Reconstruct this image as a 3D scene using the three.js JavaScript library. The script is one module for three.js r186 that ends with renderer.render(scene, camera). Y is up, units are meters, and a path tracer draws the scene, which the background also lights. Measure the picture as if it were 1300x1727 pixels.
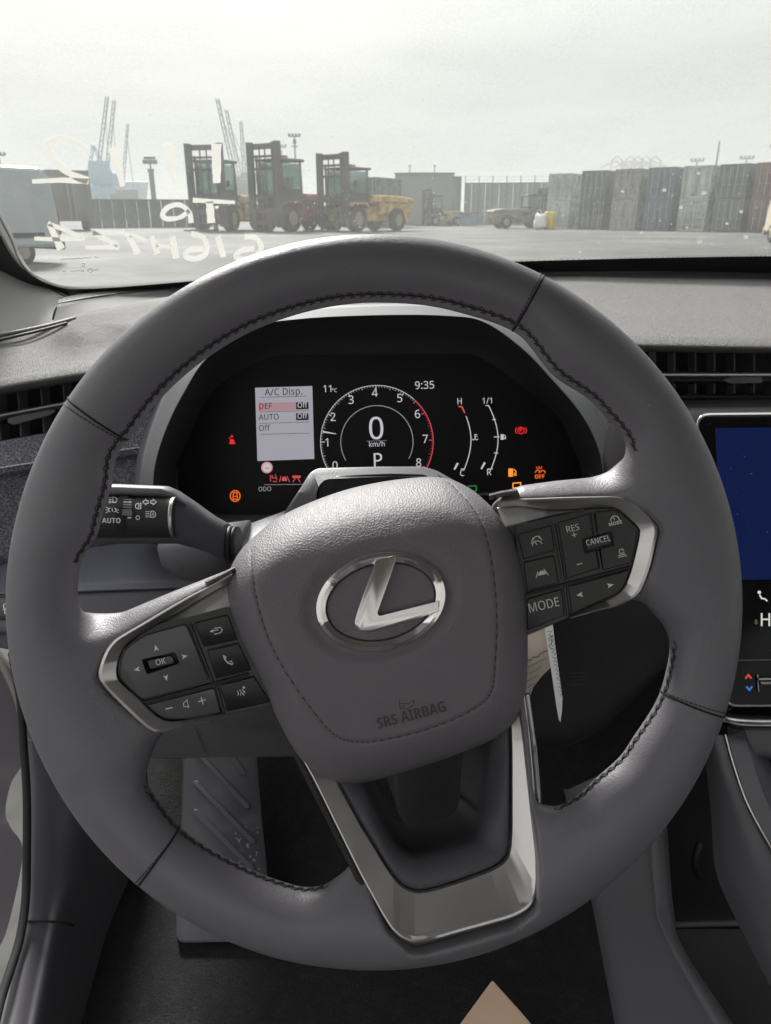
import * as THREE from 'three';
import { FontLoader } from 'three/addons/loaders/FontLoader.js';
import { mergeGeometries, mergeVertices, toCreasedNormals } from 'three/addons/utils/BufferGeometryUtils.js';
import { RoundedBoxGeometry } from 'three/addons/geometries/RoundedBoxGeometry.js';

// ---------------------------------------------------------------- camera, sky, sun, exposure
const V = (x, y, z) => new THREE.Vector3(x, y, z);
const D2R = Math.PI / 180;
const F = 1250, CX = 650, CY = 863.5, PITCH = 21.86 * D2R, YAW = 4 * D2R, EYE = 1.35;
const scene = new THREE.Scene();
const camera = new THREE.PerspectiveCamera(2 * Math.atan(CY / F) / D2R, 1300 / 1727, 0.02, 4000);
camera.position.set(0, EYE, 0);
camera.rotation.set(-PITCH, YAW, 0, 'YXZ');
camera.focus = 0.43; camera.userData.fStop = 26;
camera.updateMatrixWorld(true);
const CAMQ = camera.quaternion.clone();
const AXX = V(1, 0, 0).applyQuaternion(CAMQ), AXY = V(0, 1, 0).applyQuaternion(CAMQ), AXZ = V(0, 0, 1).applyQuaternion(CAMQ);

const renderer = new THREE.WebGLRenderer({ antialias: true });
renderer.toneMapping = THREE.LinearToneMapping;
renderer.toneMappingExposure = 2.2;
renderer.shadowMap.enabled = true;

const SUN_EL = 36 * D2R, SUN_AZ = 24 * D2R;            // azimuth to the left of straight ahead
const SUN = V(-Math.sin(SUN_AZ) * Math.cos(SUN_EL), Math.sin(SUN_EL), -Math.cos(SUN_AZ) * Math.cos(SUN_EL));

function rng(seed) { let s = seed >>> 0; return () => { s = (s + 0x6D2B79F5) >>> 0; let t = s; t = Math.imul(t ^ (t >>> 15), t | 1); t ^= t + Math.imul(t ^ (t >>> 7), t | 61); return ((t ^ (t >>> 14)) >>> 0) / 4294967296; }; }
function hash2(x, y, s) { let h = (Math.imul(x, 374761393) + Math.imul(y, 668265263) + Math.imul(s, 2147483647)) | 0; h = Math.imul(h ^ (h >>> 13), 1274126177); return ((h ^ (h >>> 16)) >>> 0) / 4294967296; }
function vnoise(x, y, per, s) {
  const xi = Math.floor(x), yi = Math.floor(y), fx = x - xi, fy = y - yi, u = fx * fx * (3 - 2 * fx), v = fy * fy * (3 - 2 * fy), m = (a) => ((a % per) + per) % per;
  const a = hash2(m(xi), m(yi), s), b = hash2(m(xi + 1), m(yi), s), c = hash2(m(xi), m(yi + 1), s), d = hash2(m(xi + 1), m(yi + 1), s);
  return a + (b - a) * u + (c - a) * v + (a - b - c + d) * u * v;
}
function fbm(x, y, per, s, oct = 4) { let r = 0, a = 0.5, t = 0; for (let o = 0; o < oct; o++) { r += a * vnoise(x, y, per, s + o); t += a; x *= 2; y *= 2; per *= 2; a *= 0.5; } return r / t; }

{ // overcast sky: brighter towards the zenith and round the veiled sun, thin streaks of cloud
  const w = 1024, h = 512, data = new Float32Array(w * h * 4);
  for (let j = 0; j < h; j++) for (let i = 0; i < w; i++) {
    const el = ((j + 0.5) / h - 0.5) * Math.PI, ph = ((i + 0.5) / w - 0.5) * 2 * Math.PI;
    const d = V(Math.cos(el) * Math.cos(ph), Math.sin(el), Math.cos(el) * Math.sin(ph));
    const up = Math.max(0, d.y), cs = d.dot(SUN);
    let L = 0.285 * (1 + 0.25 * up + 1.75 * up * up);
    const n = fbm(i / w * 10 + 3 * fbm(i / w * 6, j / h * 14, 6, 9), j / h * 30, 10, 21, 4) - 0.5;
    L *= 1 + 0.6 * n * Math.min(1, up * 8 + 0.2);
    const glow = (0.5 + 1.2 * n) * Math.exp((cs - 1) * 9) + 0.2 * Math.exp((cs - 1) * 3);
    L *= 1 + glow;
    const warm = Math.min(1, glow * 0.9);
    const o = (j * w + i) * 4;
    data[o] = L * (0.98 + 0.06 * warm); data[o + 1] = L * (1.0 + 0.02 * warm); data[o + 2] = L * (0.995 - 0.13 * warm); data[o + 3] = 1;
  }
  const t = new THREE.DataTexture(data, w, h, THREE.RGBAFormat, THREE.FloatType);
  t.mapping = THREE.EquirectangularReflectionMapping; t.magFilter = THREE.LinearFilter; t.minFilter = THREE.LinearFilter; t.needsUpdate = true;
  scene.background = t; scene.environment = t;
}
const sun = new THREE.DirectionalLight(new THREE.Color().setRGB(1, 0.98, 0.95), 4.0);
sun.position.copy(SUN).multiplyScalar(60).add(V(0, EYE, 0)); sun.target.position.set(0, EYE, 0);
sun.castShadow = true; sun.shadow.radius = 20; sun.shadow.mapSize.set(2048, 2048);
Object.assign(sun.shadow.camera, { left: -40, right: 40, top: 40, bottom: -40, near: 0.5, far: 220 });
scene.add(sun, sun.target);

// ---------------------------------------------------------------- geometry helpers
const P = (px, py, d) => V(0, 0, 0).addScaledVector(AXX, (px - CX) / F * d).addScaledVector(AXY, -(py - CY) / F * d).addScaledVector(AXZ, -d).add(camera.position);
const ray = (px, py) => P(px, py, 1).sub(camera.position);
function groundAt(px, py) { const r = ray(px, py); const t = -EYE / r.y; return camera.position.clone().addScaledVector(r, t); }
function heightAt(px, py, g) { const r = ray(px, py); const hd = Math.hypot(g.x, g.z), hr = Math.hypot(r.x, r.z); return EYE + r.y * hd / hr; }
const pxm = (g) => { const q = g.clone().sub(camera.position); return -q.dot(AXZ) / F; };   // metres per photograph pixel at g

const used = {};
function numbered(n) { used[n] = (used[n] ?? -1) + 1; return used[n] ? n + '_' + String(used[n]).padStart(3, '0') : n; }
function tag(o, label, category, group, kind) { if (label) o.userData.label = label; if (category) o.userData.category = category; if (group) o.userData.group = group; if (kind) o.userData.kind = kind; return o; }
function thing(name, label, category, pos = V(0, 0, 0), q = null, group = null) { const g = new THREE.Group(); g.name = numbered(name); g.position.copy(pos); if (q) g.quaternion.copy(q); scene.add(g); g.updateMatrixWorld(true); return tag(g, label, category, group); }
function add(name, geo, m, parent = scene) { if (Array.isArray(geo)) geo = merge(geo); const o = new THREE.Mesh(geo, m); o.name = parent === scene ? numbered(name) : name; o.castShadow = o.receiveShadow = true; parent.add(o); return o; }
function merge(list) {
  const fix = list.map((g) => { let k = g.index ? g.toNonIndexed() : g.clone(); for (const a of Object.keys(k.attributes)) if (!['position', 'normal', 'uv'].includes(a)) k.deleteAttribute(a); if (!k.attributes.uv) k.setAttribute('uv', new THREE.BufferAttribute(new Float32Array(k.attributes.position.count * 2), 2)); if (!k.attributes.normal) k.computeVertexNormals(); return k; });
  return mergeGeometries(fix, false);
}
const inv = new THREE.Matrix4();
function local(geo, parent) { parent.updateMatrixWorld(true); inv.copy(parent.matrixWorld).invert(); geo.applyMatrix4(inv); return geo; }
function addW(name, geo, m, parent) { if (Array.isArray(geo)) geo = merge(geo); return add(name, local(geo, parent), m, parent); }   // geometry given in world coordinates

function cr(a, b, c, d, t) { const t2 = t * t, t3 = t2 * t; return 0.5 * (2 * b + (c - a) * t + (2 * a - 5 * b + 4 * c - d) * t2 + (3 * b - a - 3 * c + d) * t3); }
function splineAt(pts, t, closed = false) {       // t in 0..1 by index
  const n = pts.length, s = t * (closed ? n : n - 1), i = closed ? Math.floor(s) : Math.min(Math.floor(s), n - 2), f = s - i;
  const g = (k) => closed ? pts[((k % n) + n) % n] : (k < 0 ? pts[0].map((v, q) => 2 * v - pts[1][q]) : k >= n ? pts[n - 1].map((v, q) => 2 * v - pts[n - 2][q]) : pts[k]);
  const a = g(i - 1), b = g(i), c = g(i + 1), d = g(i + 2);
  return b.map((_, q) => cr(a[q], b[q], c[q], d[q], f));
}
const spline = (pts, n, closed = false) => Array.from({ length: n + (closed ? 0 : 1) }, (_, k) => splineAt(pts, k / n, closed));
const linear = (pts, n) => { const o = []; for (let k = 0; k <= n; k++) { const s = k / n * (pts.length - 1), i = Math.min(Math.floor(s), pts.length - 2), f = s - i; o.push(pts[i].map((v, q) => v + (pts[i + 1][q] - v) * f)); } return o; };
function gridGeo(rows, closedV = false) {      // rows of Vector3 -> smooth mesh with uv in metres
  const nr = rows.length, nc = rows[0].length, pos = [], uv = [], idx = [];
  let vl = 0; const mid = Math.floor(nc / 2);
  for (let i = 0; i < nr; i++) { if (i) vl += rows[i][mid].distanceTo(rows[i - 1][mid]); let ul = 0; for (let j = 0; j < nc; j++) { if (j) ul += rows[i][j].distanceTo(rows[i][j - 1]); pos.push(rows[i][j].x, rows[i][j].y, rows[i][j].z); uv.push(ul, vl); } }
  for (let i = 0; i < nr - 1; i++) for (let j = 0; j < nc - 1; j++) { const a = i * nc + j, b = a + 1, c = a + nc, d = c + 1; idx.push(a, c, b, b, c, d); }
  const g = new THREE.BufferGeometry(); g.setAttribute('position', new THREE.Float32BufferAttribute(pos, 3)); g.setAttribute('uv', new THREE.Float32BufferAttribute(uv, 2)); g.setIndex(idx); g.computeVertexNormals(); return g;
}
function patch(rows, nu = 24, nv = 12, map = (a) => P(a[0], a[1], a[2])) {   // control rows, Catmull-Rom both ways
  const lines = rows.map((r) => spline(r, nu));
  const out = []; for (let k = 0; k <= nv; k++) { const row = []; for (let j = 0; j <= nu; j++) row.push(map(splineAt(lines.map((l) => l[j]), k / nv))); out.push(row); }
  return gridGeo(out);
}
function loft(sections, seg = 20, pw = 2, caps = true) {  // sections {p,u,v}: superellipse rings
  const rows = sections.map(({ p, u, v }) => Array.from({ length: seg + 1 }, (_, k) => { const a = k / seg * 2 * Math.PI, c = Math.cos(a), s = Math.sin(a), e = 2 / pw; return p.clone().addScaledVector(u, Math.sign(c) * Math.abs(c) ** e).addScaledVector(v, Math.sign(s) * Math.abs(s) ** e); }));
  if (caps) { rows.unshift(rows[0].map(() => sections[0].p.clone())); rows.push(rows[0].map(() => sections[sections.length - 1].p.clone())); }
  return gridGeo(rows);
}
function roundPoly(pts, r, seg = 5) {
  const o = [], n = pts.length;
  for (let i = 0; i < n; i++) {
    const a = pts[(i + n - 1) % n], b = pts[i], c = pts[(i + 1) % n], ri = Array.isArray(r) ? r[i] : r;
    const la = Math.hypot(a[0] - b[0], a[1] - b[1]), lc = Math.hypot(c[0] - b[0], c[1] - b[1]), q = Math.min(ri, la * 0.48, lc * 0.48);
    const p0 = [b[0] + (a[0] - b[0]) / la * q, b[1] + (a[1] - b[1]) / la * q], p1 = [b[0] + (c[0] - b[0]) / lc * q, b[1] + (c[1] - b[1]) / lc * q];
    if (q < 0.01) { o.push(b); continue; }
    for (let k = 0; k <= seg; k++) { const t = k / seg, m = 1 - t; o.push([m * m * p0[0] + 2 * m * t * b[0] + t * t * p1[0], m * m * p0[1] + 2 * m * t * b[1] + t * t * p1[1]]); }
  }
  return o;
}
const shapeOf = (pts) => { const s = new THREE.Shape(); pts.forEach((p, i) => i ? s.lineTo(p[0], -p[1]) : s.moveTo(p[0], -p[1])); return s; };
// plate: an outline in photograph pixels pushed through map(px, py, height in metres); bevel in metres / pixels
function plate(pts, map, h0, h1, bevel = 1.2, holes = []) {
  const s = shapeOf(pts); holes.forEach((h) => s.holes.push(shapeOf(h)));
  const th = h1 - h0, bt = Math.min(Math.abs(th) * 0.4, 0.0009);
  const g = new THREE.ExtrudeGeometry(s, { depth: 1, bevelEnabled: bevel > 0, bevelThickness: 0.25, bevelSize: bevel, bevelOffset: -bevel, bevelSegments: 2, curveSegments: 6 });
  const p = g.attributes.position;
  for (let i = 0; i < p.count; i++) { const z = p.getZ(i); const h = bevel > 0 ? (z <= 0 ? h0 + (z + 0.25) / 0.25 * bt * 0.2 : z >= 1 ? h1 - bt + (z - 1) / 0.25 * bt : h0 + bt + z * (th - 2 * bt)) : h0 + z * th; const v = map(p.getX(i), -p.getY(i), h); p.setXYZ(i, v.x, v.y, v.z); }
  g.deleteAttribute('normal'); g.deleteAttribute('uv'); const q = toCreasedNormals(g, 0.7);
  return planarUV(q);
}
function planarUV(g) { const p = g.attributes.position, uv = new Float32Array(p.count * 2); for (let i = 0; i < p.count; i++) { uv[2 * i] = p.getX(i); uv[2 * i + 1] = p.getY(i); } g.setAttribute('uv', new THREE.BufferAttribute(uv, 2)); return g; }
let lift = 0;
function ribbon(pts, w, map, h = 0, closed = false) {   // flat stroke of pixel width w (number or per-point list) along pts
  const n = pts.length, L = [], R = []; lift = (lift + 1) % 7; const hh = h + lift * 0.000012;
  for (let i = 0; i < n; i++) {
    const a = pts[closed ? (i + n - 1) % n : Math.max(0, i - 1)], b = pts[closed ? (i + 1) % n : Math.min(n - 1, i + 1)], p = pts[i];
    let d1 = [p[0] - a[0], p[1] - a[1]], d2 = [b[0] - p[0], b[1] - p[1]]; const l1 = Math.hypot(...d1), l2 = Math.hypot(...d2); if (l1 < 1e-9) d1 = d2; if (l2 < 1e-9) d2 = d1;
    const n1 = Math.hypot(...d1) || 1, n2 = Math.hypot(...d2) || 1; let t = [d1[0] / n1 + d2[0] / n2, d1[1] / n1 + d2[1] / n2]; const tl = Math.hypot(...t) || 1; t = [t[0] / tl, t[1] / tl];
    const cosv = Math.max(0.5, t[0] * d1[0] / n1 + t[1] * d1[1] / n1), ww = (Array.isArray(w) ? w[i] : w) / 2 / cosv;
    L.push(map(p[0] + t[1] * ww, p[1] - t[0] * ww, hh)); R.push(map(p[0] - t[1] * ww, p[1] + t[0] * ww, hh));
  }
  if (closed) { L.push(L[0]); R.push(R[0]); }
  return gridGeo([L, R]);
}
const arc = (cx, cy, rx, ry, a0, a1, n = 24) => Array.from({ length: n + 1 }, (_, k) => { const a = (a0 + (a1 - a0) * k / n) * D2R; return [cx + rx * Math.cos(a), cy - ry * Math.sin(a)]; });
const disc = (cx, cy, r, map, h = 0, n = 20) => plateFlat(arc(cx, cy, r, r, 0, 360 - 360 / n, n - 1), map, h);
function plateFlat(pts, map, h = 0) { const g = new THREE.ShapeGeometry(shapeOf(pts)); const p = g.attributes.position; for (let i = 0; i < p.count; i++) { const v = map(p.getX(i), -p.getY(i), h); p.setXYZ(i, v.x, v.y, v.z); } g.computeVertexNormals(); return g; }
const fontB = await new FontLoader().loadAsync('fonts/droid/droid_sans_bold.typeface.json');
const fontR = await new FontLoader().loadAsync('fonts/droid/droid_sans_regular.typeface.json');
function text(str, cx, cy, size, deg, map, h = 0, th = 0, font = fontR, sx = 1) {   // size = capital height in pixels, centred
  const shapes = font.generateShapes(str, size / 0.72);
  const g = th > 0 ? new THREE.ExtrudeGeometry(shapes, { depth: 1, bevelEnabled: false, curveSegments: 3 }) : new THREE.ShapeGeometry(shapes, 3);
  g.computeBoundingBox(); const b = g.boundingBox, mx = (b.min.x + b.max.x) / 2, my = size / 2, c = Math.cos(deg * D2R), s = Math.sin(deg * D2R), p = g.attributes.position;
  for (let i = 0; i < p.count; i++) { const x = (p.getX(i) - mx) * sx, y = p.getY(i) - my; const v = map(cx + x * c - y * s, cy - (x * s + y * c), h + p.getZ(i) * th); p.setXYZ(i, v.x, v.y, v.z); }
  g.computeVertexNormals(); return g;
}
function tube(pts, r, seg = 6, ts = null, closed = false) { return new THREE.TubeGeometry(new THREE.CatmullRomCurve3(pts, closed), ts ?? Math.max(4, pts.length * 4), r, seg, closed); }
function beam(a, b, w, h = w, upv = V(0, 1, 0)) {  // box from a to b
  const d = b.clone().sub(a), l = d.length(), z = d.clone().normalize(); const x = upv.clone().cross(z); if (x.length() < 1e-3) x.set(1, 0, 0); x.normalize(); const y = z.clone().cross(x);
  const g = new THREE.BoxGeometry(w, h, l); g.applyMatrix4(new THREE.Matrix4().makeBasis(x, y, z).setPosition(a.clone().add(b).multiplyScalar(0.5))); return g;
}
const box = (x, y, z, w, h, d, ry = 0) => { const g = new THREE.BoxGeometry(w, h, d); if (ry) g.rotateY(ry); g.translate(x, y, z); return g; };
const rbox = (x, y, z, w, h, d, r = 0.05) => { const g = new RoundedBoxGeometry(w, h, d, 2, Math.min(r, w / 2.1, h / 2.1, d / 2.1)); g.translate(x, y, z); return g; };
const cyl = (x, y, z, r, l, axis = 'y', seg = 18, r2 = r) => { const g = new THREE.CylinderGeometry(r2, r, l, seg); if (axis === 'x') g.rotateZ(Math.PI / 2); if (axis === 'z') g.rotateX(Math.PI / 2); g.translate(x, y, z); return g; };
function sdPoly(pts, x, y) {
  let d = 1e9, s = 1;
  for (let i = 0, n = pts.length, j = n - 1; i < n; j = i, i++) {
    const ex = pts[j][0] - pts[i][0], ey = pts[j][1] - pts[i][1], wx = x - pts[i][0], wy = y - pts[i][1], t = Math.max(0, Math.min(1, (wx * ex + wy * ey) / (ex * ex + ey * ey))), bx = wx - ex * t, by = wy - ey * t;
    d = Math.min(d, bx * bx + by * by);
    const c1 = y >= pts[i][1], c2 = y < pts[j][1], c3 = ex * wy > ey * wx; if ((c1 && c2 && c3) || (!c1 && !c2 && !c3)) s = -s;
  }
  return s * Math.sqrt(d);
}
const segDist = (pts, x, y) => { let d = 1e9; for (let i = 0; i < pts.length - 1; i++) { const ex = pts[i + 1][0] - pts[i][0], ey = pts[i + 1][1] - pts[i][1], wx = x - pts[i][0], wy = y - pts[i][1], t = Math.max(0, Math.min(1, (wx * ex + wy * ey) / (ex * ex + ey * ey + 1e-12))); d = Math.min(d, (wx - ex * t) ** 2 + (wy - ey * t) ** 2); } return Math.sqrt(d); };
function surfaceNets(fld, nx, ny, nz, o, c) {
  const id = new Int32Array(nx * ny * nz).fill(-1), pos = [], idx = [], at = (x, y, z) => x + nx * (y + ny * z);
  for (let z = 0; z < nz - 1; z++) for (let y = 0; y < ny - 1; y++) for (let x = 0; x < nx - 1; x++) {
    let m = 0; const f = []; for (let k = 0; k < 8; k++) { const v = fld[at(x + (k & 1), y + ((k >> 1) & 1), z + (k >> 2))]; f.push(v); if (v < 0) m |= 1 << k; }
    if (m === 0 || m === 255) continue;
    let sx = 0, sy = 0, sz = 0, n = 0;
    for (const [a, b] of EDG) { if ((f[a] < 0) === (f[b] < 0)) continue; const t = f[a] / (f[a] - f[b]); sx += (a & 1) + ((b & 1) - (a & 1)) * t; sy += ((a >> 1) & 1) + (((b >> 1) & 1) - ((a >> 1) & 1)) * t; sz += (a >> 2) + ((b >> 2) - (a >> 2)) * t; n++; }
    id[at(x, y, z)] = pos.length / 3; pos.push(o[0] + (x + sx / n) * c, o[1] + (y + sy / n) * c, o[2] + (z + sz / n) * c);
  }
  const q = (a, b, cc, d, flip) => { if (a < 0 || b < 0 || cc < 0 || d < 0) return; flip ? idx.push(a, cc, b, b, cc, d) : idx.push(a, b, cc, b, d, cc); };
  for (let z = 1; z < nz - 1; z++) for (let y = 1; y < ny - 1; y++) for (let x = 1; x < nx - 1; x++) {
    const v = fld[at(x, y, z)] < 0;
    if (v !== fld[at(x + 1, y, z)] < 0) q(id[at(x, y - 1, z - 1)], id[at(x, y, z - 1)], id[at(x, y - 1, z)], id[at(x, y, z)], !v);
    if (v !== fld[at(x, y + 1, z)] < 0) q(id[at(x - 1, y, z - 1)], id[at(x, y, z - 1)], id[at(x - 1, y, z)], id[at(x, y, z)], v);
    if (v !== fld[at(x, y, z + 1)] < 0) q(id[at(x - 1, y - 1, z)], id[at(x, y - 1, z)], id[at(x - 1, y, z)], id[at(x, y, z)], !v);
  }
  const g = new THREE.BufferGeometry(); g.setAttribute('position', new THREE.Float32BufferAttribute(pos, 3)); g.setIndex(idx);
  return g;
}
const EDG = [[0, 1], [2, 3], [4, 5], [6, 7], [0, 2], [1, 3], [4, 6], [5, 7], [0, 4], [1, 5], [2, 6], [3, 7]];
function smoothMesh(g, it = 2) {   // a little Laplacian smoothing, then normals
  const p = g.attributes.position, n = p.count, ix = g.index.array, s = new Float32Array(n * 3), c = new Float32Array(n);
  for (let k = 0; k < it; k++) {
    s.fill(0); c.fill(0);
    for (let t = 0; t < ix.length; t += 3) for (let e = 0; e < 3; e++) { const a = ix[t + e], b = ix[t + (e + 1) % 3]; s[3 * a] += p.getX(b); s[3 * a + 1] += p.getY(b); s[3 * a + 2] += p.getZ(b); c[a]++; }
    for (let i = 0; i < n; i++) if (c[i]) p.setXYZ(i, p.getX(i) * 0.4 + 0.6 * s[3 * i] / c[i], p.getY(i) * 0.4 + 0.6 * s[3 * i + 1] / c[i], p.getZ(i) * 0.4 + 0.6 * s[3 * i + 2] / c[i]);
  }
  g.computeVertexNormals(); return planarUV(g);
}

// ---------------------------------------------------------------- materials
function tex(n, fn, size, srgb = false) {   // greyscale or rgb tile, size in metres
  const d = new Uint8Array(n * n * 4); for (let j = 0; j < n; j++) for (let i = 0; i < n; i++) { const v = fn(i / n, j / n), o = (j * n + i) * 4; if (Array.isArray(v)) { d[o] = v[0]; d[o + 1] = v[1]; d[o + 2] = v[2]; } else d[o] = d[o + 1] = d[o + 2] = Math.max(0, Math.min(255, v * 255)); d[o + 3] = 255; }
  const t = new THREE.DataTexture(d, n, n); t.wrapS = t.wrapT = THREE.RepeatWrapping; t.magFilter = THREE.LinearFilter; t.minFilter = THREE.LinearMipmapLinearFilter; t.generateMipmaps = true; t.repeat.set(1 / size, 1 / size); if (srgb) t.colorSpace = THREE.SRGBColorSpace; t.needsUpdate = true; return t;
}
function worley(x, y, per, s) { const xi = Math.floor(x), yi = Math.floor(y); let a = 9, b = 9; for (let j = -1; j <= 1; j++) for (let i = -1; i <= 1; i++) { const cx = xi + i, cy = yi + j, mx = ((cx % per) + per) % per, my = ((cy % per) + per) % per, dx = cx + hash2(mx, my, s) - x, dy = cy + hash2(mx, my, s + 7) - y, d = Math.sqrt(dx * dx + dy * dy); if (d < a) { b = a; a = d; } else if (d < b) b = d; } return [a, b]; }
const leatherBump = tex(512, (u, v) => { const wu = u * 40 + 1.2 * (vnoise(u * 24, v * 24, 24, 3) - 0.5), wv = v * 40 + 1.2 * (vnoise(u * 24, v * 24, 24, 4) - 0.5); const [a, b] = worley(wu, wv, 40, 11); return Math.min(1, (b - a) * 2.2) * 0.8 + 0.2 * vnoise(u * 128, v * 128, 128, 5); }, 0.075);
const hubBump = leatherBump.clone(), padBump = leatherBump.clone(); hubBump.repeat.set(1 / 0.064, 1 / 0.064); padBump.repeat.set(1 / 0.1, 1 / 0.1); const rimBump = leatherBump.clone(); rimBump.repeat.set(1 / 0.05, 1 / 0.05); rimBump.needsUpdate = true; hubBump.needsUpdate = padBump.needsUpdate = true;
const grainBump = tex(256, (u, v) => 0.6 * vnoise(u * 64, v * 64, 64, 1) + 0.4 * vnoise(u * 128, v * 128, 128, 2), 0.04);
const carpetBump = tex(512, (u, v) => 0.5 * vnoise(u * 128, v * 128, 128, 1) + 0.3 * vnoise(u * 256, v * 256, 256, 2) + 0.2 * vnoise(u * 24, v * 24, 24, 6), 0.12);
const carpetMap = tex(512, (u, v) => { const n = vnoise(u * 160, v * 160, 160, 31), m = fbm(u * 8, v * 8, 8, 33), f = hash2(Math.floor(u * 512), Math.floor(v * 512), 5) > 0.996 ? 60 : 0; const c = 14 + 40 * n * (0.4 + 1.1 * m) + f; return [c, c, c * 1.03]; }, 0.14, true);
const fabricBump = tex(512, (u, v) => { const r = Math.floor(v * 64), o = (r % 2) * 0.5, a = Math.abs(((u * 48 + o) % 1) - 0.5) * 2, b = Math.abs(((v * 64) % 1) - 0.5) * 2; return (1 - a * a) * (1 - b * b) * (0.6 + 0.4 * vnoise(u * 48, v * 64, 48, 2)); }, 0.07);
const fabricMap = tex(512, (u, v) => { const r = Math.floor(v * 64), o = (r % 2) * 0.5, h = hash2(Math.floor(u * 48 + o) % 48, r, 8), b = Math.abs(((v * 64) % 1) - 0.5) * 2, a = Math.abs(((u * 48 + o) % 1) - 0.5) * 2; const c = 78 + 130 * h * h * (1 - 0.7 * b) * (1 - 0.6 * a) + 26 * (1 - b); return [c, c * 0.98, c * 1.04]; }, 0.07, true);
const holeBump = tex(128, (u, v) => { const y = v * 8, r = Math.floor(y), x = u * 8 + (r % 2) * 0.5; const d = Math.hypot((x % 1) - 0.5, (y % 1) - 0.5); return d < 0.3 ? 0 : 1; }, 0.022);
const holeMap = tex(256, (u, v) => { const y = v * 8, r = Math.floor(y), x = u * 8 + (r % 2) * 0.5; const d = Math.hypot((x % 1) - 0.5, (y % 1) - 0.5); const c = d < 0.3 ? 22 : 96; return [c, c, c + 3]; }, 0.022, true);
const concreteMap = tex(1024, (u, v) => { const a = fbm(u * 6, v * 6, 6, 3, 6), b = fbm(u * 40, v * 40, 40, 13, 3), c = hash2(Math.floor(u * 1024), Math.floor(v * 1024), 3); const k = 74 + 40 * (a - 0.5) * 2 + 22 * (b - 0.5) * 2 + 14 * (c - 0.5); return [k, k * 1.0, k * 0.975]; }, 28, true);
const steelBump = tex(256, (u, v) => 0.5 + 0.5 * (vnoise(u * 4, v * 200, 200, 2) - 0.5), 0.05);
const blotch = (r, g, b, amt, s, seed) => tex(256, (u, v) => { const n = 1 + amt * ((fbm(u * 6, v * 6, 6, seed, 5) - 0.5) * 1.4 + (fbm(u * 40, v * 6, 40, seed + 3, 3) - 0.5) * 0.8); return [Math.min(255, r * n), Math.min(255, g * n), Math.min(255, b * n)]; }, s, true);
function mat(r, g, b, rough = 0.6, metal = 0, extra = {}) { const m = new THREE.MeshPhysicalMaterial({ roughness: rough, metalness: metal, side: THREE.DoubleSide, ...extra }); m.color.setRGB(r, g, b); return m; }
const smudge = tex(512, (u, v) => 0.55 + 0.6 * fbm(u * 6, v * 6, 6, 44, 5) + 0.1 * (vnoise(u * 200, v * 200, 200, 45) - 0.5), 0.3);
const dustAlpha = tex(1024, (u, v) => { const c = fbm(u * 5 + 0.6 * fbm(u * 4, v * 4, 4, 71), v * 9, 5, 72, 4), g = hash2(Math.floor(u * 1024), Math.floor(v * 1024), 73), f = vnoise(u * 300, v * 300, 300, 74), s = vnoise(u * 14, v * 220, 220, 76); return 0.035 + 0.13 * c * (0.5 + f) + (g > 0.992 ? 0.14 : 0) + 0.01 * s; }, 0.34);
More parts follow.
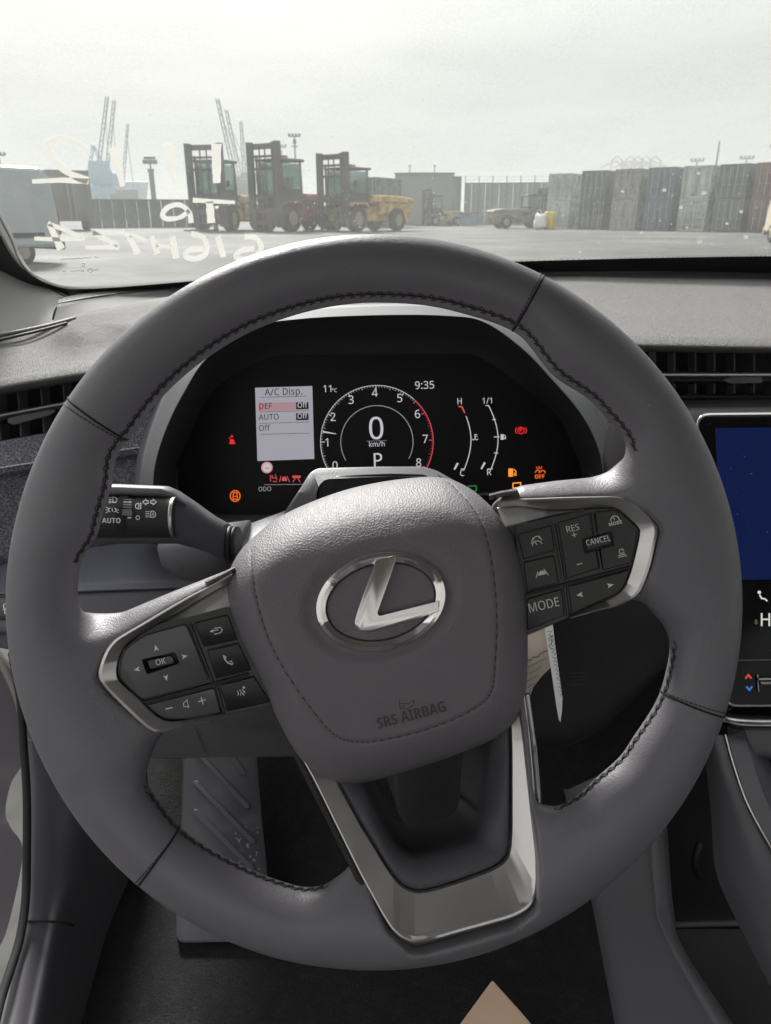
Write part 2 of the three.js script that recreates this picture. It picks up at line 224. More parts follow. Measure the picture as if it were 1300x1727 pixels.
const M = {
  rim: mat(0.156, 0.147, 0.162, 0.54, 0, { roughnessMap: smudge, bumpMap: rimBump, bumpScale: 0.00008 }),
  hub: mat(0.15, 0.139, 0.152, 0.58, 0, { bumpMap: hubBump, bumpScale: 0.00015 }),
  pad: mat(0.165, 0.16, 0.157, 0.72, 0, { bumpMap: padBump, bumpScale: 0.0011, specularIntensity: 0.6 }),
  trimGrey: mat(0.12, 0.116, 0.128, 0.5, 0, { bumpMap: grainBump, bumpScale: 0.00008 }),
  plastic: mat(0.075, 0.071, 0.082, 0.55, 0, { bumpMap: grainBump, bumpScale: 0.0001 }),
  plasticBlue: mat(0.09, 0.091, 0.115, 0.5, 0, { bumpMap: leatherBump, bumpScale: 0.0002 }),
  darkPlastic: mat(0.016, 0.0145, 0.0165, 0.55, 0, { bumpMap: grainBump, bumpScale: 0.00008 }),
  blackMatte: mat(0.01, 0.009, 0.011, 0.8),
  blackGloss: mat(0.005, 0.005, 0.006, 0.12, 0, { specularIntensity: 0.35 }),
  panel: mat(0.02, 0.018, 0.019, 0.28),
  button: mat(0.016, 0.014, 0.0145, 0.34),
  okPad: mat(0.1, 0.094, 0.1, 0.26),
  satin: mat(0.62, 0.595, 0.585, 0.38, 1, { bumpMap: steelBump, bumpScale: 0.000004 }),
  chrome: mat(0.75, 0.72, 0.7, 0.22, 1),
  darkChrome: mat(0.32, 0.31, 0.31, 0.25, 1),
  glossGrey: mat(0.66, 0.65, 0.64, 0.38, 0.7),
  icon: mat(0.72, 0.71, 0.7, 0.6),
  thread: mat(0.04, 0.038, 0.042, 0.7),
  threadGrey: mat(0.5, 0.5, 0.52, 0.8),
  seam: mat(0.012, 0.011, 0.012, 0.9),
  print: mat(0.06, 0.054, 0.058, 0.6),
  fabric: mat(1, 1, 1, 0.95, 0, { map: fabricMap, bumpMap: fabricBump, bumpScale: 0.0006 }),
  carpet: mat(1, 1, 1, 1, 0, { map: carpetMap, bumpMap: carpetBump, bumpScale: 0.006 }),
  rubber: mat(0.055, 0.052, 0.062, 0.5, 0, { bumpMap: grainBump, bumpScale: 0.0001 }),
  grille: mat(1, 1, 1, 0.7, 0, { map: holeMap, bumpMap: holeBump, bumpScale: 0.0006 }),
  frit: mat(0.012, 0.01, 0.012, 0.35),
  pillar: mat(0.3, 0.295, 0.29, 0.75, 0, { bumpMap: fabricBump, bumpScale: 0.0001 }),
  liner: mat(0.45, 0.44, 0.42, 0.9),
  glass: mat(0.95, 0.955, 0.95, 0.0, 0, { transmission: 1, thickness: 0, ior: 1.5 }),
  paper: mat(0.9, 0.89, 0.88, 0.9), tagPaper: mat(0.5, 0.43, 0.37, 0.9), card: mat(0.6, 0.42, 0.3, 0.9), ink: mat(0.05, 0.05, 0.08, 0.8),
  dustFilm: mat(0.34, 0.34, 0.33, 1, 0, { transmission: 0.5, thickness: 0, transparent: true, alphaMap: dustAlpha, specularIntensity: 0 }),
  marker: mat(0.57, 0.565, 0.53, 1, 0, { transmission: 0.5, thickness: 0 }),
};
const glow = (r, g, b, k = 1) => { const m = new THREE.MeshPhysicalMaterial({ roughness: 0.6, specularIntensity: 0.1, side: THREE.DoubleSide }); m.color.setRGB(0.006, 0.006, 0.006); m.emissive.setRGB(r, g, b); m.emissiveIntensity = k * 0.52; return m; };

// ---------------------------------------------------------------- ground
{
  const g = new THREE.PlaneGeometry(3000, 3000, 1, 1); g.rotateX(-Math.PI / 2); const uv = g.attributes.uv; for (let i = 0; i < uv.count; i++) uv.setXY(i, uv.getX(i) * 3000, uv.getY(i) * 3000);
  tag(add('ground', g, mat(1, 1, 1, 0.85, 0, { map: concreteMap }), scene), 'wide pale concrete yard of the port terminal', 'ground', null, 'structure');
}

// ---------------------------------------------------------------- windscreen surface (curved, raked)
const KS = 0.56, KC = 0.34, XC = 0.36, K0 = -0.075 + KS * 1.22;
const glassY = (x, fwd, h = 0) => EYE + K0 - KS * (fwd + KC * (x - XC) ** 2) - h * Math.hypot(1, KS);
function G(px, py, h = 0.0015) { const r = ray(px, py); let t = 1; for (let k = 0; k < 12; k++) { const x = r.x * t, kk = K0 - h * Math.hypot(1, KS) - KS * KC * (x - XC) ** 2; t = kk / (r.y - KS * r.z); } return camera.position.clone().addScaledVector(r, t); }

// ---------------------------------------------------------------- car shell round the camera
const car = thing('car_cabin', 'dark cabin shell of the car round the driver seat', 'car cabin');
{
  const fl = [[-0.5, EYE - 0.5, -1.32], [-0.5, EYE - 0.72, -1.18], [-0.5, EYE - 0.89, -0.86], [-0.5, EYE - 0.9, -0.6], [-0.5, EYE - 0.9, 0.2], [-0.5, EYE - 0.9, 1.7]];
  const rows = spline(fl, 30).map((p) => [p[0], 0.2, 0.9, 1.24].map((x) => V(x, p[1], p[2])));
  add('floor_carpet', gridGeo(rows), M.carpet, car);
  add('roof', [rbox(0.36, EYE + 0.3, -0.06, 1.5, 0.04, 0.96, 0.015), rbox(0.36, EYE + 0.3, 1.6, 1.5, 0.04, 0.36, 0.015), rbox(-0.31, EYE + 0.3, 0.62, 0.16, 0.04, 1.6, 0.015), rbox(1.03, EYE + 0.3, 0.62, 0.16, 0.04, 1.6, 0.015)], M.liner, car);
  add('roof_glass', [box(0.36, EYE + 0.31, 0.92, 1.18, 0.004, 1.0)], M.glass, car);
  add('dash_core', [box(0.36, EYE - 0.36, -1.12, 1.7, 0.26, 0.36), box(0.36, EYE - 0.53, -1.4, 1.9, 0.6, 0.05), box(0.36, EYE - 0.78, -1.35, 1.9, 0.4, 0.05)], M.blackMatte, car);
  add('door', [box(1.28, EYE - 0.62, 0.1, 0.05, 0.75, 2.9)], M.plastic, car);
  add('door', [box(-0.6, EYE - 0.6, 1.05, 0.05, 0.75, 1.3)], M.plastic, car);
  add('rear_wall', [box(0.36, EYE - 0.55, 1.75, 1.8, 0.7, 0.05)], M.plastic, car);
  add('pillar', [beam(V(-0.6, EYE - 0.25, 0.42), V(-0.45, EYE + 0.28, 0.5), 0.06, 0.1)], M.liner, car);
  add('pillar', [beam(V(1.28, EYE - 0.25, 0.42), V(1.15, EYE + 0.28, 0.5), 0.06, 0.1)], M.liner, car);
  add('pillar', [beam(V(-0.55, EYE - 0.2, 1.72), V(-0.42, EYE + 0.28, 1.5), 0.1, 0.14)], M.liner, car);
  add('pillar', [beam(V(1.25, EYE - 0.2, 1.72), V(1.12, EYE + 0.28, 1.5), 0.1, 0.14)], M.liner, car);
  add('pillar', [beam(V(1.25, EYE - 0.1, -0.9), V(1.1, EYE + 0.29, -0.5), 0.06, 0.09)], M.pillar, car);
}
// ---------------------------------------------------------------- windscreen
const screenGlass = thing('windscreen', 'dusty car windscreen with white mirror-written marker writing', 'windscreen', V(XC, glassY(XC, 1.22), -1.22));
{
  const rows = []; for (let i = 0; i <= 16; i++) { const s = i / 16; const row = []; for (let j = 0; j <= 40; j++) { const u = j / 40 * 2 - 1, hw = 0.92 + (0.72 - 0.92) * s, x = XC + u * hw, fwd = 1.3 - s * 0.76 - KC * (x - XC) ** 2 * (1); row.push(V(x, glassY(x, fwd), -fwd)); } rows.push(row); }
  addW('glass', gridGeo(rows), M.glass, screenGlass);
  const edge = spline([[-60, 270], [-30, 335], [0, 395], [18, 428], [38, 452], [70, 473], [105, 485], [140, 487], [200, 484], [300, 476], [450, 463], [650, 450], [870, 441], [1100, 435], [1300, 432], [1500, 431]], 120);
  const outer = spline([[-130, 300], [-95, 370], [-60, 425], [-30, 470], [10, 505], [60, 530], [110, 545], [150, 548], [200, 545], [300, 530], [450, 515], [650, 500], [870, 490], [1100, 480], [1300, 475], [1500, 474]], 120);
  addW('dust_film', gridGeo(rows.map((r) => r.map((p) => p.clone().add(V(0, 0.0012, -0.0007))))), M.dustFilm, screenGlass);
  addW('frit_band', gridGeo([edge.map((p) => G(p[0], p[1])), outer.map((p) => G(p[0], p[1]))]), M.frit, screenGlass);
  const dots = []; for (let k = 0; k < 120; k++) for (let r = 0; r < 2; r++) { const a = edge[k], b = edge[k + 1], o = outer[k]; const l = Math.hypot(o[0] - a[0], o[1] - a[1]); for (let q = 0; q < 3; q++) { const f = (q + r * 0.5) / 3, x = a[0] + (b[0] - a[0]) * f - (o[0] - a[0]) / l * (1.3 + r * 2.0), y = a[1] + (b[1] - a[1]) * f - (o[1] - a[1]) / l * (1.3 + r * 2.0); dots.push(disc(x, y, 0.95 - r * 0.3, (px, py, h) => G(px, py), 0, 6)); } }
  addW('frit_dots', dots, M.frit, screenGlass).userData.kind = 'stuff';
  const Z = (a) => a.map(([x, y]) => [x / 2.6, 130 + y / 2.6]);
  const st = (pts, w, n = 24) => { const q = spline(Z(pts), n); return ribbon(q, q.map((_, i) => (Array.isArray(w) ? w[0] + (w[1] - w[0]) * i / n : w) * (0.95 + 0.3 * vnoise(i * 0.7, pts[0][0], 999, 3)) / 2.6), (x, y, h) => G(x, y, 0.0008 + h), 0); };
  const sl = (pts, w) => { const q = linear(Z(pts), 12); return ribbon(q, q.map((_, i) => (Array.isArray(w) ? w[0] + (w[1] - w[0]) * i / 12 : w) * (0.95 + 0.2 * vnoise(i * 0.9, pts[0][0], 999, 6)) / 2.6), (x, y, h) => G(x, y, 0.0008 + h), 0); };
  const glyphs = [
    [st([[395, 345], [360, 300], [300, 275], [240, 272], [208, 295], [222, 345], [270, 400], [330, 435], [385, 455]], [12, 30]), sl([[388, 457], [270, 452], [140, 458]], [24, 18])],
    [sl([[500, 308], [518, 390], [538, 480]], [50, 20])], [sl([[742, 293], [748, 380], [766, 470]], [48, 22])], [sl([[948, 293], [950, 465]], [42, 32])],
    [sl([[845, 540], [1030, 550]], [20, 14]), sl([[918, 545], [926, 640]], [30, 34])], [st([[838, 640], [828, 590], [785, 560], [735, 572], [712, 605], [735, 622], [790, 615], [830, 585]], [20, 18])],
    [sl([[150, 708], [260, 712], [372, 710]], [18, 14]), sl([[360, 700], [210, 642]], [14, 20]), sl([[215, 645], [268, 755]], [22, 34])],
    [sl([[545, 682], [405, 682]], [14, 22]), sl([[405, 682], [515, 738]], [22, 16]), sl([[522, 746], [375, 748]], [20, 12])], [sl([[545, 690], [600, 700], [640, 716]], 14), sl([[565, 700], [605, 775]], [22, 26])],
    [sl([[665, 700], [690, 775]], [20, 26]), sl([[685, 738], [750, 745]], 14), sl([[755, 700], [772, 795]], [26, 28])],
    [st([[838, 688], [885, 700], [906, 735], [898, 780], [850, 797], [815, 785], [830, 760], [890, 755]], 20)], [sl([[955, 700], [980, 790]], [26, 22])],
    [st([[1072, 700], [1120, 705], [1145, 740], [1130, 780], [1080, 800], [1035, 790], [1055, 762], [1115, 752]], 20)],
  ];
  for (const gl of glyphs) addW('marker_stroke', gl, M.marker, screenGlass);
  const R = rng(5), cert = []; // faint makers' mark near the corner
  for (let r = 0; r < 2; r++) for (let k = 0; k < 16; k++) { const x = 103 + k * 4.0, y = (r ? 458 : 437) - k * 0.25 + (R() - 0.5) * 1.5; if (R() < 0.85) cert.push(ribbon([[x, y - 1], [x + 1.2, y + 1.2], [x + 2.6, y - 0.8]], 0.9, (a, b) => G(a, b, 0.0007))); }
  cert.push(ribbon(arc(152, 456, 4, 3.4, 0, 340, 14), 0.9, (a, b) => G(a, b, 0.0007)), ribbon([[138, 444], [142, 444], [142, 449], [138, 449], [138, 446]], 1, (a, b) => G(a, b, 0.0007)));
  addW('printed_mark', cert, M.icon, screenGlass);
  const dust = []; // specks and squashed flies on the glass
  for (let k = 0; k < 380; k++) { let x, y; const u = R(); if (u < 0.35) { x = 480 + R() * 330; y = 320 + R() * 75 - (x - 480) * 0.08; } else if (u < 0.7) { x = 960 + R() * 340; y = 290 + R() * 140; } else { x = R() * 1300; y = R() * 430; } const s = 0.3 + R() * R() * (u < 0.7 ? 1.5 : 0.9), a = R() * 3; if (R() < 0.5) dust.push(disc(x, y, s * 0.9, (p, q) => G(p, q, 0.0009), 0, 6)); else dust.push(ribbon([[x - s * 2 * Math.cos(a), y - s * 2 * Math.sin(a)], [x, y + s * 0.4], [x + s * 2 * Math.cos(a), y + s * 2 * Math.sin(a)]], [0.3, s * 0.9, 0.4], (p, q) => G(p, q, 0.0009))); }
  for (const [x, y, s] of [[1050, 323, 4.5], [1120, 321, 4.5], [1178, 293, 5], [1187, 326, 6], [1148, 350, 4.5], [1250, 357, 4.8], [1226, 377, 4], [1180, 408, 6], [1258, 400, 6], [1082, 393, 4], [978, 426, 4], [1158, 384, 3], [1068, 445, 4]]) dust.push(plateFlat(arc(x, y, s * 0.75, s * 0.5, 0, 340, 12).map((p) => [p[0] + (R() - 0.5) * 1.6, p[1] + (R() - 0.5) * 1.6]), (p, q) => G(p, q, 0.0009)));
  addW('dust_specks', dust, mat(0.4, 0.4, 0.39, 1, 0, { transmission: 0.5, thickness: 0 }), screenGlass).userData.kind = 'stuff';
}
// ---------------------------------------------------------------- A-pillar trim
{
  const t = thing('pillar_trim', 'grey cloth-covered windscreen pillar trim above the dash end', 'pillar trim', P(40, 500, 0.95));
  const a = [[-95, 160, 0.80], [-50, 275, 0.86], [13, 397, 0.93], [28, 434, 0.95], [52, 467, 0.97], [84, 488, 0.98], [112, 503, 0.985]];
  const b = [[-150, 200, 0.77], [-110, 310, 0.82], [-55, 420, 0.87], [-30, 455, 0.885], [0, 490, 0.9], [35, 515, 0.92], [92, 522, 0.945]];
  const c = [[-230, 260, 0.74], [-190, 360, 0.79], [-140, 470, 0.83], [-100, 520, 0.84], [-50, 565, 0.85], [10, 580, 0.86], [84, 560, 0.9]];
  const a0 = a.map(([x, y, d]) => [x + 6, y - 4, d + 0.03]);
  addW('cover', patch([a0, a, b, c], 40, 24), M.pillar, t);
  addW('edge_bead', tube(spline(a, 30).map((p) => P(p[0] + 1, p[1], p[2] + 0.002)), 0.0018, 6, 60), M.darkPlastic, t);
}
// ---------------------------------------------------------------- dashboard
const dash = thing('dashboard', 'grey leather-topped dashboard under the windscreen', 'dashboard', P(650, 1000, 0.8));
const cols = [[-120, 0], [0, 1]];
{
  const far = [[-160, 612, 0.74], [7, 574, 0.79], [128, 537, 0.87], [278, 508, 0.97], [460, 490, 1.04], [700, 478, 1.08], [950, 471, 1.1], [1100, 473, 1.1], [1300, 475, 1.09], [1500, 478, 1.08]];
  const near = [[-160, 668, 0.655], [0, 637, 0.685], [100, 618, 0.715], [180, 605, 0.74], [320, 585, 0.765], [600, 566, 0.78], [900, 559, 0.785], [1054, 561, 0.785], [1300, 565, 0.78], [1500, 569, 0.775]];
  const mix = (t, dy = 0, dd = 0) => far.map((f, i) => [f[0] + (near[i][0] - f[0]) * t, f[1] + (near[i][1] - f[1]) * t + dy, f[2] + (near[i][2] - f[2]) * t + dd]);
  addW('top_pad', patch([mix(-0.12, 3, 0.02), mix(0), mix(0.3, -1.5), mix(0.7, -3), mix(1), mix(1.06, 3, -0.003), mix(1.1, 11, -0.004), mix(1.1, 19, 0.004), mix(1.08, 24, 0.02)], 80, 60), M.pad, dash);
  // defroster shelf: a smooth rail by the glass and a perforated strip in front of it
  const g0 = [[96, 519, 0.93], [170, 505, 0.99], [280, 492, 1.04], [450, 478, 1.1], [700, 465, 1.13], [960, 462, 1.14], [1300, 456, 1.14], [1500, 455, 1.13]];
  const g1 = [[88, 545, 0.9], [170, 531, 0.945], [285, 510, 1.0], [450, 493, 1.05], [700, 479, 1.09], [960, 473, 1.11], [1300, 476, 1.1], [1500, 479, 1.09]];
  const g2 = [[98, 502, 0.975], [170, 491, 1.02], [280, 482, 1.07], [450, 468, 1.13], [700, 455, 1.17], [960, 449, 1.18], [1300, 443, 1.18], [1500, 442, 1.17]];
  addW('defroster_strip', patch([g0, g1.map((p) => [p[0], p[1] + 4, p[2]])], 60, 6), M.grille, dash);
  addW('cowl_rail', patch([g2.map((p) => [p[0], p[1] + 2, p[2] + 0.01]), g2, g2.map((p, i) => [p[0] * 0.6 + g0[i][0] * 0.4, p[1] * 0.5 + g0[i][1] * 0.5 - 3, p[2] * 0.55 + g0[i][2] * 0.45]), g0, g0.map((p) => [p[0], p[1] + 5, p[2] + 0.004])], 60, 20), M.pad, dash);
  addW('cowl_groove', tube(spline(g2.map((p, i) => [p[0], p[1] * 0.42 + g0[i][1] * 0.58, (p[2] + g0[i][2]) / 2 - 0.008]), 40).map((p) => P(...p)), 0.0012, 5, 80), M.darkPlastic, dash);
  // side demister slot at the far left
  addW('demister_rail', [tube([[-60, 577, 0.77], [30, 560, 0.79], [85, 548, 0.83], [126, 537, 0.87]].map((p) => P(...p)), 0.0022, 8, 40)], M.plastic, dash);
  addW('demister_slot', [tube([[-20, 578, 0.768], [40, 564, 0.785], [88, 552, 0.82], [112, 545, 0.845]].map((p) => P(...p)), 0.0016, 8, 30)], M.darkPlastic, dash);
  // lip under the pad
  const lip = (dy, dd) => near.map((p) => [p[0], p[1] + dy, p[2] + dd]);
  addW('vent_brow', patch([lip(21, 0.012), lip(24, 0.002), lip(28, 0.004), lip(32, 0.03)], 60, 10), M.plastic, dash);
  // fabric band with its stitched fold
  const f0 = [[-160, 778, 0.655], [0, 747, 0.69], [100, 729, 0.715], [245, 699, 0.75], [330, 690, 0.77]], f1 = [[-160, 822, 0.65], [0, 791, 0.685], [100, 776, 0.71], [245, 755, 0.745], [330, 745, 0.765]];
  const f2 = [[-160, 880, 0.665], [0, 860, 0.695], [100, 845, 0.715], [245, 825, 0.745], [330, 815, 0.765]], f3 = [[-160, 962, 0.68], [0, 942, 0.705], [100, 928, 0.725], [245, 905, 0.75], [330, 890, 0.77]];
  const off = (f, dy, dd) => f.map((p) => [p[0], p[1] + dy, p[2] + dd]);
  addW('fabric_band', patch([off(f0, -3, 0.01), f0, off(f1, -14, -0.003), off(f1, 2, -0.005), off(f1, 11, -0.003), off(f1, 13, 0.008)], 40, 40), M.fabric, dash);
  addW('fabric_band', patch([off(f1, 8, 0.006), off(f1, 14, 0.002), f2, f3, off(f3, 8, 0.02)], 40, 30), M.fabric, dash);
  const sp = spline(off(f1, -1.5, -0.0056), 64), seams = []; for (let k = 0; k < 64; k++) { const a = P(...sp[k]), b = P(...sp[k + 1]); seams.push(tube([a.clone().lerp(b, 0.12), a.clone().lerp(b, 0.5).addScaledVector(AXZ, 0.0006), a.clone().lerp(b, 0.88)], 0.0009, 5, 4)); }
  addW('stitching', seams, M.threadGrey, dash).userData.kind = 'stuff';
  // lower vinyl panels left of the column
  const l0 = [[-160, 965, 0.70], [0, 946, 0.715], [140, 925, 0.73], [300, 905, 0.74], [420, 900, 0.75]], l1 = [[-160, 1002, 0.66], [0, 992, 0.67], [140, 975, 0.675], [300, 966, 0.68], [420, 960, 0.69]], l2 = [[-160, 1018, 0.652], [0, 1005, 0.662], [140, 999, 0.665], [270, 994, 0.67], [420, 988, 0.68]];
  addW('vinyl_panel', patch([l0, l1, off(l2, -6, -0.001), l2, off(l2, 1, 0.012)], 40, 30), M.plasticBlue, dash);
  const k0 = off(l2, 3, 0.008), k1 = off(l2, 60, -0.008), k2 = [[-20, 1070, 0.66], [60, 1085, 0.66], [240, 1225, 0.63], [340, 1240, 0.625], [500, 1240, 0.625]];
  addW('knee_panel', patch([k0, off(l2, 4, 0), k1, [[30, 1100, 0.655], [90, 1110, 0.655], [240, 1150, 0.645], [340, 1150, 0.645], [500, 1150, 0.65]], [[60, 1180, 0.66], [120, 1190, 0.66], [300, 1200, 0.655], [380, 1200, 0.655], [500, 1200, 0.655]]], 30, 30), M.plastic, dash);
  addW('knee_cover', patch([[[220, 1150, 0.66], [250, 1155, 0.65], [300, 1160, 0.65], [380, 1160, 0.65], [510, 1160, 0.65]], [[226, 1212, 0.636], [255, 1218, 0.634], [300, 1222, 0.634], [380, 1220, 0.634], [510, 1215, 0.634]], [[236, 1270, 0.625], [260, 1273, 0.625], [300, 1273, 0.625], [380, 1272, 0.625], [510, 1270, 0.625]], [[236, 1275, 0.63], [260, 1278, 0.63], [300, 1278, 0.63], [380, 1276, 0.63], [510, 1274, 0.63]], [[236, 1276, 0.67], [260, 1279, 0.67], [300, 1279, 0.67], [380, 1277, 0.67], [510, 1275, 0.67]]], 30, 30), M.darkPlastic, dash);
  addW('panel_seam', ribbon([[330, 1228], [338, 1250], [346, 1270]], 1.6, (x, y) => P(x, y, 0.632 - (y - 1222) * 0.0002)), M.blackMatte, dash);
  addW('embossed_print', text('SRS AIRBAG', 402, 1219, 8, 2, (x, y, h) => P(x, y, 0.624 - h), 0, 0.0003, fontB, 1.1), mat(0.028, 0.026, 0.029, 0.6), dash);
  // switch row beside the door
  addW('switch_bank', patch([[[-60, 1004, 0.658], [-20, 1005, 0.658], [40, 1004, 0.66]], [[-60, 1064, 0.645], [-20, 1063, 0.646], [40, 1062, 0.648]], [[-60, 1072, 0.66], [-20, 1071, 0.66], [40, 1070, 0.66]]], 8, 8), M.plastic, dash);
  const sw = addW('switch', plate(roundPoly([[-60, 1015], [36, 1011], [36, 1040], [-60, 1042]], 3), (x, y, h) => P(x, y, 0.651 - h), -0.004, 0.0025, 1), M.plastic, dash);
  addW('switch_print', [text('ODO', 18, 1023, 6.5, 2, (x, y, h) => P(x, y, 0.6478 - h), 0, 0, fontB), text('TRIP', 18, 1032, 6.5, 2, (x, y, h) => P(x, y, 0.6478 - h), 0, 0, fontB)], M.icon, dash);
  addW('switch_groove', [ribbon([[-60, 1009], [40, 1006]], 2, (x, y) => P(x, y, 0.6535)), ribbon([[-60, 1045], [40, 1044]], 2, (x, y) => P(x, y, 0.648))], M.seam, dash);
  // dark under-dash panels behind the wheel
  addW('under_panel', patch([[[380, 900, 0.72], [600, 880, 0.76], [900, 860, 0.77], [1060, 840, 0.77], [1190, 830, 0.77]], [[400, 1000, 0.69], [600, 1000, 0.69], [900, 990, 0.69], [1060, 980, 0.69], [1190, 970, 0.69]], [[480, 1150, 0.65], [600, 1150, 0.65], [900, 1130, 0.66], [1060, 1110, 0.67], [1190, 1090, 0.68]], [[505, 1272, 0.626], [600, 1272, 0.63], [860, 1255, 0.64], [1000, 1232, 0.66], [1150, 1090, 0.7]], [[505, 1274, 0.7], [600, 1274, 0.7], [860, 1258, 0.7], [1000, 1236, 0.7], [1150, 1100, 0.73]]], 30, 30), M.blackMatte, dash);
  const lv = []; for (let k = 0; k < 4; k++) lv.push(ribbon([[958 + k * 1, 1136 + k * 6], [990 + k * -1, 1134 + k * 6]], 2.2, (x, y) => P(x, y, 0.657))); lv.push(ribbon([[958, 1157], [984, 1155], [997, 1134]], 1.6, (x, y) => P(x, y, 0.6565)));
  addW('column_vent', lv, M.darkPlastic, dash);
}
function airVent(name, o) {   // o: top / bar / bottom edge lines as functions of px, depth function, vane pixels
  const g = new THREE.Group(); g.name = name; dash.add(g); g.position.set(0, 0, 0);
  const xs = o.xs, line = (f, dd, dy = 0) => xs.map((x) => [x, f(x) + dy, o.d(x) + dd]);
  addW('duct', patch([line(o.top, 0.006), line(o.top, 0.055, 4), line(o.bot, 0.06, -4), line(o.bot, 0.008)], 20, 24), M.blackMatte, g);
  for (const x of o.vanes) addW('vane', beam(P(x, o.top(x) + 2, o.d(x) + 0.016), P(x - o.lean, o.bot(x) - 2, o.d(x) + 0.016), 0.0016, 0.018, AXZ), M.plastic, g);
  addW('bar', loftLine(xs.map((x) => [x, o.bar(x), o.d(x) + 0.004]), o.bh * 0.5, 0.007), M.satin, g);
  addW('bar_fin', loftLine(xs.map((x) => [x, o.bar(x) + o.bh * 0.9, o.d(x) + 0.008]), o.bh * 0.35, 0.008), M.darkPlastic, g);
  const tp = roundPoly(o.tab, 3);
  addW('tab', plate(tp, (x, y, h) => P(x, y, o.d(x) + 0.004 - h), -0.004, 0.006, 1.4), M.trimGrey, g);
  addW('lower_lip', patch([line(o.bot, 0.012, -2), line(o.bot, 0.0, 1), line(o.bot, -0.002, 4), line(o.bot, 0.006, 10)], 20, 10), M.darkPlastic, g);
}
function loftLine(pts, hpx, rz) { return loft(spline(pts, 16).map((p) => ({ p: P(...p), u: AXY.clone().multiplyScalar(hpx / F * p[2]), v: AXZ.clone().multiplyScalar(rz) })), 14, 2.4); }
airVent('air_vent', { xs: [1050, 1120, 1200, 1300, 1420, 1520], d: () => 0.785, top: (x) => 588 + (x - 1078) * 0.006, bar: () => 633, bh: 11, bot: () => 667, vanes: [1100, 1132, 1167, 1199, 1232, 1265, 1297, 1330, 1362], lean: 0, tab: [[1218, 640], [1232, 636], [1282, 636], [1288, 641], [1284, 646], [1230, 647]] });
airVent('air_vent', { xs: [-160, -60, 0, 60, 120, 190, 250], d: (x) => 0.693 + x * 0.00027, top: (x) => 661 - x * 0.215, bar: (x) => 703 - x * 0.19, bh: 9, bot: (x) => 746 - x * 0.18, vanes: [-70, -35, 2, 37, 75, 112, 150, 188], lean: -6, tab: [[14, 705], [30, 701], [90, 690], [94, 694], [82, 701], [22, 717], [12, 712]] });

